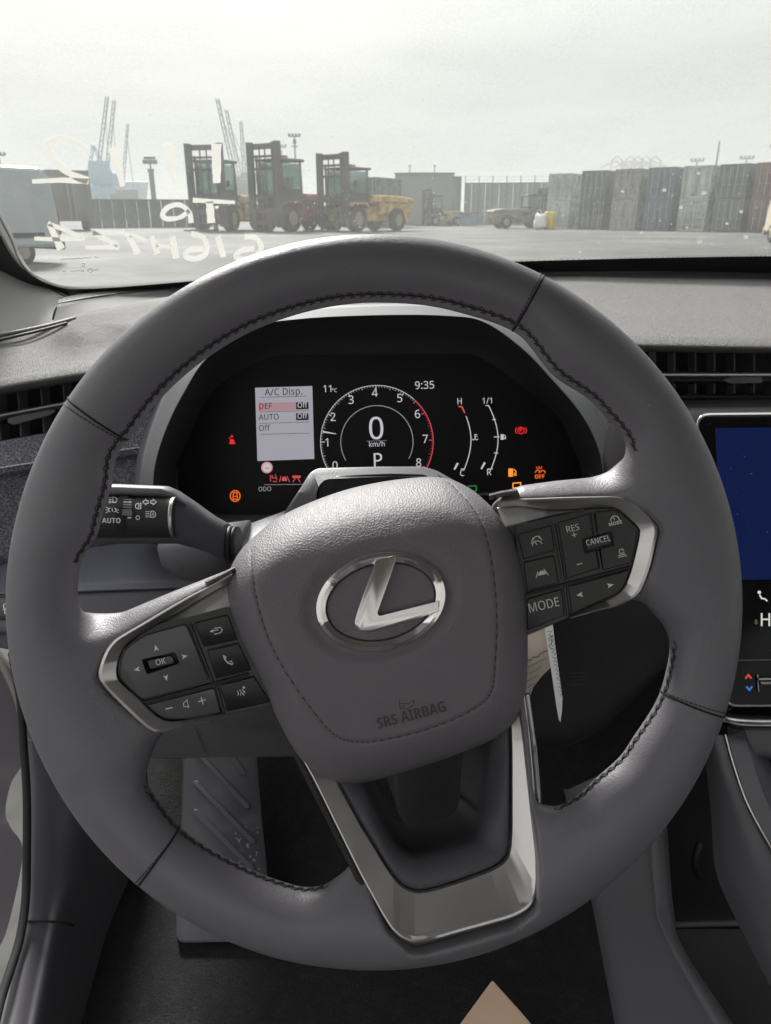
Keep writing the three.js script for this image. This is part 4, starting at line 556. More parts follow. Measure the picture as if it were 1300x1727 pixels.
// satin trims: matched outer and inner edge lines with a raised crest
const rOf = (x, y) => Math.hypot(x - WX, y - WY);
const zSide = (x, y) => 0.0045 - 0.016 * Math.max(0, Math.min(1, (470 - rOf(x, y)) / 250));
const zLow = (x, y) => { const t = Math.max(0, Math.min(1, (1580 - y) / 330)); return 0.0138 - 0.0306 * t; };
function strip(outer, inner, prof, zf, n, sharp = 0) {
  const A = spline(outer, n), B = spline(inner, n);
  return toCreasedNormals(gridGeo(prof.map(([t, z]) => A.map((a, i) => { const x = a[0] + (B[i][0] - a[0]) * t, y = a[1] + (B[i][1] - a[1]) * t; return W(x, y, zf(x, y) + z); }))), 0.35);
}
const TRIM = [[-0.04, -0.006], [-0.02, -0.0002], [0.03, 0.0012], [0.2, 0.0016], [0.26, 0.0013], [0.95, -0.0028], [1.0, -0.004], [1.0, -0.008]];
{
  const lo = [[392, 966], [357, 986], [317, 1007], [280, 1028], [243, 1050], [212, 1068], [192, 1081], [178, 1098], [168, 1122], [165, 1138], [169, 1150], [184, 1168], [214, 1198], [240, 1222], [256, 1233], [275, 1235], [305, 1226], [340, 1216], [378, 1206]];
  const li = [[392, 980], [366, 994], [335, 1012], [302, 1032], [272, 1049], [244, 1066], [222, 1079], [208, 1094], [199, 1116], [197, 1136], [201, 1148], [213, 1160], [232, 1176], [250, 1195], [266, 1209], [284, 1216], [310, 1215], [340, 1211], [378, 1203]];
  add('spoke_trim', strip(lo, li, TRIM, zSide, 90), M.satin, wheel);
  const ro = [[838, 846], [872, 842], [898, 841], [950, 839], [1000, 838], [1036, 838], [1054, 841], [1068, 848], [1086, 862], [1104, 881], [1110, 896], [1104, 925], [1096, 957], [1087, 982], [1078, 1000], [1062, 1012], [1040, 1022], [1005, 1031], [961, 1043]];
  const ri = [[838, 856], [875, 853], [905, 857], [945, 859], [990, 857], [1018, 856], [1034, 857], [1046, 862], [1062, 876], [1075, 889], [1078, 899], [1074, 922], [1067, 951], [1061, 970], [1054, 986], [1044, 998], [1028, 1009], [1000, 1021], [961, 1038]];
  add('spoke_trim', strip(ro, ri, TRIM, zSide, 90), M.satin, wheel);
  add('spoke_fin', strip([[395, 955], [370, 968], [345, 980]], [[398, 963], [372, 977], [349, 988]], [[0, -0.01], [0, 0.001], [0.3, 0.002], [1, 0.0], [1, -0.01]], zSide, 20), M.darkChrome, wheel);
  add('spoke_fin', strip([[825, 833], [845, 828], [872, 824]], [[825, 843], [848, 838], [875, 833]], [[0, -0.01], [0, 0.001], [0.3, 0.002], [1, 0.0], [1, -0.01]], zSide, 20), M.darkChrome, wheel);
  const uo = [[480, 1210], [509, 1277], [529, 1314], [565, 1387], [606, 1470], [632, 1518], [650, 1550], [668, 1574], [690, 1587], [714, 1588], [772, 1572], [830, 1556], [866, 1545], [890, 1531], [901, 1514], [905, 1490], [905, 1440], [903, 1366], [896, 1270], [884, 1170]];
  const ui = [[530, 1245], [556, 1295], [572, 1325], [606, 1387], [634, 1432], [648, 1455], [660, 1472], [674, 1489], [692, 1499], [716, 1501], [764, 1488], [812, 1471], [838, 1459], [853, 1446], [859, 1430], [861, 1410], [862, 1387], [862, 1320], [862, 1250], [858, 1170]];
  add('lower_trim', strip(uo, ui, [[-0.05, -0.008], [-0.03, -0.0005], [0.0, 0.0008], [0.05, 0.001], [0.12, 0.0006], [0.18, 0.0001], [0.94, -0.0035], [1.0, -0.006], [1.0, -0.012]], zLow, 120), M.satin, wheel);
  const offs = (a, dx, dy) => a.map(([x, y]) => [x + dx, y + dy]);
  add('trim_piping', tube(spline(offs([[884, 1170], [897, 1270], [905, 1366], [908, 1440], [908, 1480]], 5, 0), 20).map((p) => W(p[0], p[1], zLow(p[0], p[1]) - 0.002)), 0.0016, 6, 40), M.darkChrome, wheel);
  add('trim_piping', tube(spline(offs([[480, 1210], [509, 1277], [565, 1387], [606, 1470], [626, 1512]], -6, 2), 20).map((p) => W(p[0], p[1], zLow(p[0], p[1]) - 0.003)), 0.0018, 6, 40), M.darkPlastic, wheel);
  // dark cup inside the lower trim, stepping back to an open throat
  const cupTop = ui.slice(1).map((p) => [p[0] + (700 - p[0]) * 0.02, p[1] - 1]);
  const cupMid = [[600, 1295], [608, 1312], [614, 1325], [634, 1368], [648, 1395], [658, 1412], [668, 1424], [680, 1434], [694, 1441], [714, 1441], [750, 1432], [785, 1420], [800, 1413], [808, 1404], [812, 1392], [814, 1378], [816, 1362], [820, 1310], [824, 1250]];
  const cupIn = cupMid.map(([x, y]) => [690 + (x - 700) * 0.74, 1290 + (y - 1310) * 0.8]); cupMid.push([824, 1200]); cupIn.push([782, 1200]); cupTop.push([858, 1120]); cupTop.splice(0, 0); cupMid.length = cupTop.length; cupIn.length = cupTop.length;
  const rowsOf = (a, zf) => spline(a, 80).map((p) => W(p[0], p[1], zf(p[0], p[1])));
  const a0 = spline(cupTop, 80), a1 = spline(cupMid, 80), a2 = spline(cupIn, 80), rows = [];
  for (const t of [0, 0.03, 0.2, 0.4, 0.6, 0.8, 1]) rows.push(a0.map((p, i) => { const x = p[0] + (a1[i][0] - p[0]) * t, y = p[1] + (a1[i][1] - p[1]) * t; return W(x, y, zLow(p[0], p[1]) - 0.0045 - (t > 0 ? 0.001 : 0.003) - 0.012 * t * t); }));
  for (const t of [0.1, 0.25, 0.5, 1]) rows.push(a1.map((p, i) => { const x = p[0] + (a2[i][0] - p[0]) * t, y = p[1] + (a2[i][1] - p[1]) * t; return W(x, y, zLow(a0[i][0], a0[i][1]) - 0.0175 - 0.045 * Math.sqrt(t)); }));
  add('lower_cup', gridGeo(rows), M.plastic, wheel);
}
// ---------------------------------------------------------------- switch panels and buttons
function panelSet(base, zf, list, ridge) {
  const Q = (x, y, h) => W(x, y, zf(x, y) + h);
  add('switch_panel', plate(base, Q, -0.008, -0.0042, 0.8), M.panel, wheel);
  for (const [pts, r, m, icons, h] of list) {
    const top = h ?? -0.0018; const b = add('button', plate(roundPoly(pts, r), Q, -0.006, top, 1.3), M[m], wheel);
    const S = (x, y, hh) => W(x, y, zf(x, y) + top + 0.00012 + hh);
    if (icons) { const g = icons(S); if (g && g.length) add('symbol', g, M.icon, b); }
  }
  for (const p of ridge) add('divider', tube(p.map((q) => Q(q[0], q[1], -0.0034)), 0.0009, 6, 12), M.panel, wheel);
}
const chev = (S, x, y, deg, s) => { const c = Math.cos(deg * D2R), n = Math.sin(deg * D2R), R = ([a, b]) => [x + (a * c - b * n) * s, y - (a * n + b * c) * s]; return plateFlat([R([-5, 4.2]), R([6, 0]), R([-5, -4.2]), R([-2.4, 0])], S); };
const rb = (S, pts, w = 1.3, cl = false) => ribbon(pts, w, S, 0, cl);
{
  const TL = 13; // the wheel is turned, so is the lettering
  const zl = (x) => 0.0018 - 0.0129 * (x - 200) / 250, zr = (x) => 0.0028 - 0.0136 * (1075 - x) / 195;
  panelSet([[272, 1050], [392, 1022], [470, 1188], [378, 1206], [318, 1214], [284, 1216], [264, 1209], [240, 1184], [212, 1158], [198, 1138], [199, 1116], [208, 1094], [240, 1068]], zl, [
    [[[206, 1106], [216, 1090], [246, 1071], [314, 1052.5], [352, 1148], [240, 1180], [212, 1155], [201, 1138]], 8, 'okPad', (S) => [chev(S, 263, 1093, 90 + TL, 1), chev(S, 311, 1107, TL, 1), chev(S, 231, 1129, 180 + TL, 1), chev(S, 280, 1143, 270 + TL, 1)]],
    [[[327, 1051], [384, 1037], [400, 1079], [344, 1091]], 2, 'button', (S) => [rb(S, [[361, 1060], [371, 1058], [375, 1062], [372, 1067], [361, 1070]], 1.5), rb(S, [[356, 1064.5], [368, 1062]], 1.5), chev(S, 357, 1064.5, 180 + TL, 0.7)]],
    [[[349, 1098], [402, 1085], [424, 1130], [364, 1145]], 2, 'button', (S) => [rb(S, [[377, 1106], [379, 1112], [384, 1118], [392, 1121]], 2), rb(S, [[376, 1105], [381, 1108], [380, 1112]], 1.4), rb(S, [[386, 1116], [390, 1115], [393, 1120]], 1.4)]],
    [[[370, 1157], [428, 1141], [456, 1184], [384, 1200]], 2, 'button', (S) => [disc(411, 1159.5, 2.2, S, 0, 10), rb(S, [[408, 1163], [413, 1167], [409, 1170], [412, 1173]], 1.3), rb(S, [[404, 1163], [407, 1168], [405, 1173]], 1.1), rb(S, [[400, 1165], [402, 1169], [401, 1173]], 1.1)]],
    [[[248, 1190], [361, 1160.5], [372, 1202], [320, 1212], [284, 1213], [268, 1207]], 4, 'okPad', (S) => [rb(S, [[279, 1196], [291, 1193]], 1.7), rb(S, [[334, 1183.5], [347, 1180]], 1.7), rb(S, [[339, 1176], [342.5, 1188]], 1.7), rb(S, [[309, 1186], [312, 1184], [315, 1180], [318, 1193], [313, 1191], [310, 1192]], 1.2, true)]],
    [[[238, 1112], [295, 1099.5], [303, 1119], [247, 1138]], 4, 'blackGloss', () => null, -0.0013],
    [[[248, 1114.5], [289, 1105.5], [295, 1117.5], [253, 1128.5]], 4, 'okPad', (S) => [text('OK', 271, 1117, 7, TL, S, 0, 0, fontR)], 0.0004],
  ], [[[320, 1052], [358, 1150]], [[240, 1185], [300, 1169], [420, 1137]], [[365, 1157], [377, 1203]]]);
  panelSet([[868, 884], [1000, 857], [1034, 857], [1046, 862], [1063, 877], [1077, 891], [1078, 899], [1066, 953], [1054, 988], [1042, 1002], [1003, 1021], [961, 1041], [880, 1076]], zr, [
    [[[872, 902], [929, 886], [935, 928], [883, 943]], 2, 'button', (S) => [rb(S, [[896, 917], [898, 909], [899, 906]], 1.3), rb(S, [[914, 911], [909, 904]], 1.3), rb(S, [[899, 911], [901, 906], [907, 904], [910, 908]], 1.4), rb(S, arc(906, 920, 8.5, 8, 20, 190, 12), 1.4), rb(S, [[906, 919], [902, 914]], 1.2)]],
    [[[883, 948], [934, 937], [942, 983], [888, 998]], 2, 'button', (S) => [rb(S, [[904, 975], [907, 964]], 1.5), rb(S, [[925, 970], [917, 960]], 1.5), plateFlat([[908, 971], [908, 967], [911, 963], [917, 962], [920, 965], [921, 968]], S)]],
    [[[889, 1010], [947, 993.5], [952, 1038], [889, 1063]], 2, 'button', (S) => [text('MODE', 917.5, 1022, 11, TL, S, 0, 0, fontR, 0.92)]],
    [[[940, 881], [994, 866], [1010, 958], [956, 976]], 2, 'button', (S) => [text('RES', 966, 892, 7.5, TL, S, 0, 0, fontR), rb(S, [[964, 903], [973, 900.8]], 1.3), rb(S, [[967.5, 898], [969.5, 906]], 1.3), rb(S, [[972.5, 952.4], [982, 950]], 1.6)]],
    [[[1003, 863], [1038, 860], [1060, 875], [1076, 892], [1065, 949], [1017, 962]], 3, 'button', (S) => [rb(S, arc(1037, 877, 7, 7, -10, 200, 12), 1.4), rb(S, [[1037, 877], [1033, 871]], 1.2), text('MODE', 1038, 883, 4.2, TL, S, 0, 0, fontB), rb(S, [[1044, 932], [1045, 927], [1050, 926], [1052, 930]], 1.4), rb(S, [[1044, 934], [1053, 932]], 1.2), rb(S, [[1043, 937], [1055, 934.5]], 1.2), rb(S, [[1042, 940], [1057, 937]], 1.2)]],
    [[[980, 910], [1031, 895.5], [1037, 920], [986, 935]], 3, 'blackGloss', () => null, -0.0011],
    [[[986, 910], [1028, 898.5], [1032, 917], [990, 929]], 2, 'button', (S) => [text('CANCEL', 1009, 912.5, 7, TL, S, 0, 0, fontR, 0.88)], 0.0006],
    [[[958, 989], [1062, 961], [1053, 987], [1042, 1000], [1002, 1019], [964, 1036]], 3, 'button', (S) => [chev(S, 978, 1003, 180 + TL, 1.05), chev(S, 1029, 987, TL, 1.05)]],
  ], [[[934, 884], [951, 980]], [[884, 1003], [950, 986], [1064, 956]], [[952, 988], [958, 1040]], [[999, 866], [1004, 896]], [[1009, 928], [1014, 960]]]);
  // glossy facets between the trims and the airbag cover
  add('gloss_facet', strip([[272, 1049], [302, 1032], [335, 1012], [366, 994], [392, 980]], [[285, 1048], [318, 1041], [350, 1034], [374, 1028], [400, 1022]], [[0, -0.0095], [0.03, -0.009], [0.93, -0.0028], [1, -0.0032], [1, -0.0075]], (x, y) => zSide(x, y), 20), M.glossGrey, wheel);
  add('gloss_facet', strip([[838, 856], [875, 853], [905, 857], [945, 859], [985, 858]], [[850, 890], [880, 882], [910, 874], [945, 866], [985, 861]], [[0, -0.0095], [0.03, -0.009], [0.93, -0.0028], [1, -0.0032], [1, -0.0075]], (x, y) => zSide(x, y), 20), M.glossGrey, wheel);
}
// ---------------------------------------------------------------- airbag cover
const hubOut = spline([[383, 995], [388, 962], [405, 930], [430, 904], [470, 873], [530, 845], [600, 822], [680, 808], [745, 806], [790, 823], [826, 853], [856, 888], [872, 930], [884, 990], [889, 1060], [889, 1130], [884, 1180], [868, 1216], [836, 1244], [770, 1272], [690, 1299], [620, 1318], [570, 1322], [532, 1308], [500, 1272], [468, 1212], [440, 1145], [405, 1075], [388, 1030]], 240, true);
const hubSeam = spline([[424, 925], [426, 970], [434, 1015], [450, 1070], [474, 1120], [510, 1175], [548, 1224], [572, 1244], [600, 1251], [640, 1249], [700, 1236], [760, 1216], [808, 1190], [828, 1168], [834, 1130], [838, 1060], [835, 990], [824, 920], [804, 868], [772, 828], [745, 806]], 160);
const EM = { x: 642, y: 1015, a: 112, b: 83, t: 14 * D2R };
const emE = (x, y) => { const dx = x - EM.x, dy = -(y - EM.y), u = dx * Math.cos(EM.t) + dy * Math.sin(EM.t), v = -dx * Math.sin(EM.t) + dy * Math.cos(EM.t); return Math.hypot(u / EM.a, v / EM.b); };
const sstep = (a, b, x) => { const t = Math.max(0, Math.min(1, (x - a) / (b - a))); return t * t * (3 - 2 * t); };
function zHub(x, y, groove = true) {
  const d = Math.max(0, -sdPoly(hubOut, x, y)), w = 62, e = 1 - Math.min(1, d / w); let z = 0.007 - 0.024 * (1 - Math.sqrt(Math.max(0, 1 - e * e)));
  const s = (x - 640) * -0.225 + (y - 1010) * -0.974; z -= 1.35 * PXM * 28 * Math.log(1 + Math.exp((s - 112) / 28)) + 0.006 * Math.max(0, (-s - 60) / 240) ** 2;
  z -= 0.0030 * (1 - sstep(1.02, 1.28, emE(x, y)));
  if (groove) { const q = segDist(hubSeam, x, y); z -= 0.0011 * Math.exp(-((q / 2.2) ** 2)); }
  return z;
}
{
  const rows = [], n = 80, c = [636, 1060];
  for (let k = 0; k <= n; k++) { const t = 1 - (1 - k / n) ** 1.25; rows.push([...hubOut, hubOut[0]].map((p) => { const x = c[0] + (p[0] - c[0]) * t, y = c[1] + (p[1] - c[1]) * t; return W(x, y, zHub(x, y)); })); }
  for (const [s, dz] of [[1.002, -0.004], [1.0, -0.012], [0.985, -0.03]]) rows.push([...hubOut, hubOut[0]].map((p) => { const x = c[0] + (p[0] - c[0]) * s, y = c[1] + (p[1] - c[1]) * s; return W(x, y, zHub(p[0], p[1]) + dz); }));
  const g = gridGeo(rows); planarUV(g);
  const hub = add('airbag_cover', g, M.hub, wheel);
  const H = (x, y, h) => W(x, y, zHub(x, y) + 0.0001 + h);
  add('embossed_lettering', text('SRS AIRBAG', 694, 1208, 13, 14.5, H, -0.0008, 0.0011, fontB, 0.86), M.print, hub);
  add('embossed_horn', [ribbon([[673, 1180], [675, 1197]], 2, H), ribbon([[674, 1186], [688, 1187], [699, 1181]], 1.6, H), ribbon([[699, 1181], [697, 1189], [688, 1195], [678, 1194], [682, 1189]], 1.6, H)], M.print, hub);
  const st = []; for (let k = 0; k < 158; k += 2) { const f = (q) => W(...q, zHub(q[0], q[1]) + 0.0004); st.push(tube([f(hubSeam[k]), f(hubSeam[k + 1])], 0.00032, 5, 3)); }
  add('stitching', st, mat(0.05, 0.045, 0.048, 0.7), hub).userData.kind = 'stuff';
  // emblem
  const el = (k, off = 0) => Array.from({ length: 97 }, (_, i) => { const a = i / 96 * 2 * Math.PI, u = (EM.a * k + off) * Math.cos(a), v = (EM.b * k + off) * Math.sin(a); return [EM.x + u * Math.cos(EM.t) - v * Math.sin(EM.t), EM.y - (u * Math.sin(EM.t) + v * Math.cos(EM.t))]; });
  const A = el(1), B = el(1, -18), zf = (x, y) => zHub(x, y, false) + 0.0002, ring = [];
  for (const [t, z] of [[0, -0.002], [0, 0.0018], [0.1, 0.0026], [0.45, 0.0032], [0.55, 0.003], [0.95, 0.0016], [1, 0.001], [1, -0.002]]) ring.push(A.map((a, i) => { const x = a[0] + (B[i][0] - a[0]) * t, y = a[1] + (B[i][1] - a[1]) * t; return W(x, y, zf(x, y) + z); }));
  const em = add('emblem_ring', toCreasedNormals(gridGeo(ring), 0.3), M.chrome, wheel);
  const L = roundPoly([[633, 944], [672, 935], [637, 1034], [640, 1038], [739, 1013], [741, 1031], [628, 1066], [607, 1067], [596, 1053], [600, 1036]], [2, 2, 2, 2, 2, 2, 14, 10, 14, 20]);
  add('emblem_letter', plate(L, (x, y, h) => W(x, y, zf(x, y) + h), -0.001, 0.0042, 3.5), M.chrome, wheel);
  add('emblem_gap', [ribbon(el(1, -19.5), 1.6, (x, y, h) => W(x, y, zf(x, y) + 0.0004 + h))], M.seam, wheel);
}

// ---------------------------------------------------------------- centre display
{
  const t = thing('centre_display', 'large black touch screen with a blank blue page and climate symbols', 'display', P(1400, 900, 0.66));
  const S = (x, y, h = 0) => P(x, y, 0.66 + (y - 950) * -0.00006 - h);
  addW('bezel', plate(roundPoly([[1172, 697], [1850, 690], [1850, 1190], [1222, 1192], [1216, 1100]], [26, 20, 20, 22, 60], 8), S, -0.014, -0.0006, 3), M.satin, t);
  addW('screen', plate(roundPoly([[1175.5, 700], [1847, 693], [1847, 1187], [1225, 1189], [1219, 1100]], [24, 20, 20, 20, 60], 8), S, -0.006, 0, 0.8), M.blackGloss, t);
  addW('blue_page', plateFlat([[1206, 722], [1800, 716], [1800, 974], [1219, 978]], S, 0.0003), glow(0.002, 0.007, 0.045), t);
  addW('seat_symbol', [disc(1280.5, 999, 3, S, 0.0003, 10), ribbon([[1281, 1003], [1284, 1009], [1290, 1010], [1294, 1014]], 2.4, S, 0.0003)], glow(0.6, 0.62, 0.6), t);
  addW('lettering', text('HI', 1297, 1048, 16, 0, S, 0.0003), glow(0.55, 0.6, 0.5), t);
  addW('heat_symbol', plateFlat(arc(1275, 1049, 2.6, 4.8, 0, 340, 14), S, 0.0003), glow(0.06, 0.06, 0.06), t);
  addW('divider_line', ribbon([[1238, 1113.5], [1800, 1108]], 1, S, 0.0003), mat(0.2, 0.2, 0.2, 0.4), t);
  addW('warmer_symbol', chev2(S, 1262, 1141, 1), glow(0.6, 0.06, 0.05), t); addW('cooler_symbol', chev2(S, 1263.5, 1161, -1), glow(0.03, 0.17, 0.5), t);
  addW('temperature_lever', [plate([[1279, 1143], [1330, 1142], [1330, 1147], [1279, 1148]], S, 0, 0.004, 1), plate([[1281, 1149], [1330, 1149], [1330, 1155], [1284, 1155]], S, 0, 0.003, 1), plate([[1276, 1137], [1279, 1137], [1281, 1167], [1278, 1167]], S, 0, 0.002, 0.5)], M.darkChrome, t);
  addW('lower_rail', patch([[[1216, 1200, 0.655], [1250, 1206, 0.648], [1350, 1207, 0.648], [1600, 1205, 0.648]], [[1214, 1206, 0.65], [1250, 1214, 0.64], [1350, 1215, 0.64], [1600, 1213, 0.64]], [[1220, 1218, 0.646], [1255, 1226, 0.638], [1350, 1227, 0.638], [1600, 1225, 0.638]], [[1226, 1226, 0.652], [1260, 1231, 0.648], [1350, 1231, 0.648], [1600, 1229, 0.648]]], 20, 16), M.darkChrome, t);
  addW('lower_housing', patch([[[1224, 1190, 0.665], [1260, 1192, 0.66], [1350, 1192, 0.66], [1600, 1190, 0.66]], [[1222, 1200, 0.66], [1260, 1206, 0.652], [1350, 1207, 0.652], [1600, 1206, 0.652]]], 12, 6), M.blackGloss, t);
  addW('lower_housing', patch([[[1226, 1226, 0.656], [1250, 1231, 0.65], [1350, 1232, 0.65], [1600, 1230, 0.65]], [[1230, 1250, 0.655], [1255, 1258, 0.648], [1350, 1258, 0.648], [1600, 1256, 0.648]], [[1236, 1272, 0.66], [1262, 1276, 0.652], [1350, 1276, 0.652], [1600, 1274, 0.652]], [[1240, 1276, 0.68], [1262, 1280, 0.68], [1350, 1280, 0.68], [1600, 1278, 0.68]]], 20, 14), M.trimGrey, t);
  { const R = rng(31), fl = []; for (let k = 0; k < 40; k++) fl.push(disc(1190 + R() * 130, 705 + R() * 470, 0.3 + R() * R() * 0.8, S, 0.0005, 6)); addW('dust_flecks', fl, mat(0.3, 0.32, 0.36, 0.9), t).userData.kind = 'stuff'; }
  function chev2(S, x, y, k) { return ribbon([[x - 5, y + 3.4 * k], [x, y - 2.8 * k], [x + 5, y + 3.4 * k]], 3, S, 0.0003); }
}
// dash face behind the display
addW('centre_face', patch([[[1030, 676, 0.8], [1150, 674, 0.79], [1300, 672, 0.785], [1520, 670, 0.785]], [[1040, 690, 0.76], [1150, 688, 0.752], [1300, 686, 0.75], [1520, 684, 0.75]], [[1040, 720, 0.72], [1150, 720, 0.705], [1300, 720, 0.7], [1520, 720, 0.7]], [[1100, 1000, 0.72], [1180, 1000, 0.705], [1300, 1000, 0.69], [1520, 1000, 0.69]], [[1130, 1200, 0.72], [1200, 1240, 0.7], [1300, 1250, 0.69], [1520, 1250, 0.69]]], 24, 30), M.darkPlastic, dash);
// ---------------------------------------------------------------- centre console
{
  const t = thing('centre_console', 'grey and black centre console with an open storage bay', 'console', P(1200, 1500, 0.7));
  const e0 = [[1182, 1235, 0.665], [1190, 1281, 0.65], [1200, 1370, 0.62], [1209, 1468, 0.59], [1242, 1547, 0.565], [1300, 1659, 0.53], [1380, 1800, 0.5]];
  const e1 = [[1205, 1240, 0.64], [1216, 1290, 0.622], [1240, 1375, 0.59], [1270, 1455, 0.56], [1310, 1540, 0.535], [1370, 1640, 0.51], [1440, 1780, 0.48]];
  const e2 = [[1222, 1240, 0.64], [1234, 1285, 0.622], [1259, 1356, 0.592], [1302, 1436, 0.562], [1345, 1510, 0.54], [1420, 1620, 0.51], [1500, 1740, 0.48]];
  addW('side_beam', patch([e0.map((p) => [p[0] + 30, p[1] + 4, p[2] + 0.03]), e0.map((p) => [p[0] + 3, p[1] + 1, p[2] + 0.004]), e0, e0.map((p, i) => [p[0] * 0.6 + e1[i][0] * 0.4, p[1] * 0.6 + e1[i][1] * 0.4, p[2] * 0.5 + e1[i][2] * 0.5 - 0.003]), e1, e2], 40, 30), M.plastic, t);
  addW('bright_strip', tube(spline(e2.map((p) => [p[0] + 1, p[1], p[2] - 0.001]), 20).map((p) => P(...p)), 0.0013, 6, 60), M.darkChrome, t);
  const e3 = e2.map((p) => [p[0] + 5, p[1] + 1, p[2] + 0.004]), e4 = e2.map((p, i) => [p[0] + 32, p[1] - 8, p[2] + 0.008]), e5 = e2.map((p) => [p[0] + 60, p[1] - 10, p[2] + 0.05]);
  addW('inner_rail', patch([e3, e4, e4.map((p) => [p[0] + 3, p[1], p[2] + 0.004]), e5], 40, 16), M.plastic, t);
  addW('tray', patch([[[1240, 1285, 0.72], [1400, 1285, 0.72], [1700, 1285, 0.72]], [[1300, 1400, 0.66], [1450, 1400, 0.66], [1700, 1400, 0.66]], [[1400, 1600, 0.58], [1550, 1600, 0.58], [1750, 1600, 0.58]]], 10, 10), M.blackMatte, t);
  // foot-side wall of the console
  const w0 = [[960, 1330, 0.92], [985, 1430, 0.9], [1005, 1509, 0.87], [1030, 1640, 0.82], [1060, 1800, 0.76]];
  const w1 = [[1060, 1290, 0.85], [1085, 1409, 0.82], [1096, 1509, 0.78], [1115, 1590, 0.74], [1200, 1760, 0.66]];
  const w2 = [[1090, 1290, 0.83], [1098, 1409, 0.8], [1106, 1509, 0.765], [1124, 1580, 0.73], [1215, 1740, 0.65]];
  const w3 = [[1110, 1290, 0.825], [1119, 1395, 0.8], [1130, 1530, 0.755], [1150, 1600, 0.725], [1240, 1740, 0.65]];
  addW('foot_wall', patch([w0.map((p) => [p[0] - 10, p[1], p[2] + 0.06]), w0, w0.map((p, i) => [p[0] * 0.5 + w1[i][0] * 0.5 - 4, p[1] * 0.5 + w1[i][1] * 0.5, p[2] * 0.5 + w1[i][2] * 0.5]), w1, w2, w3, w3.map((p) => [p[0] + 6, p[1] + 2, p[2] + 0.03])], 40, 40), M.trimGrey, t);
  addW('storage_bay', patch([[[1080, 1260, 0.86], [1200, 1230, 0.86], [1350, 1230, 0.86]], [[1110, 1400, 0.88], [1230, 1400, 0.88], [1380, 1400, 0.88]], [[1125, 1556, 0.86], [1250, 1555, 0.86], [1400, 1553, 0.86]], [[1140, 1562, 0.76], [1260, 1560, 0.76], [1400, 1558, 0.76]]], 12, 24), M.blackMatte, t);
  addW('bay_sill', tube([P(1128, 1560, 0.757), P(1190, 1558, 0.757), P(1290, 1556, 0.757)], 0.003, 8, 12), M.plastic, t);
  addW('bay_floor', patch([[[1130, 1566, 0.755], [1200, 1566, 0.755], [1320, 1566, 0.755]], [[1160, 1640, 0.72], [1240, 1640, 0.72], [1340, 1640, 0.72]], [[1240, 1760, 0.67], [1320, 1760, 0.67], [1420, 1760, 0.67]]], 12, 12), M.darkPlastic, t);
  addW('hook', tube([P(1180, 1424, 0.85), P(1174, 1440, 0.842), P(1172, 1462, 0.842), P(1178, 1478, 0.85)], 0.004, 8, 14), M.darkPlastic, t);
}
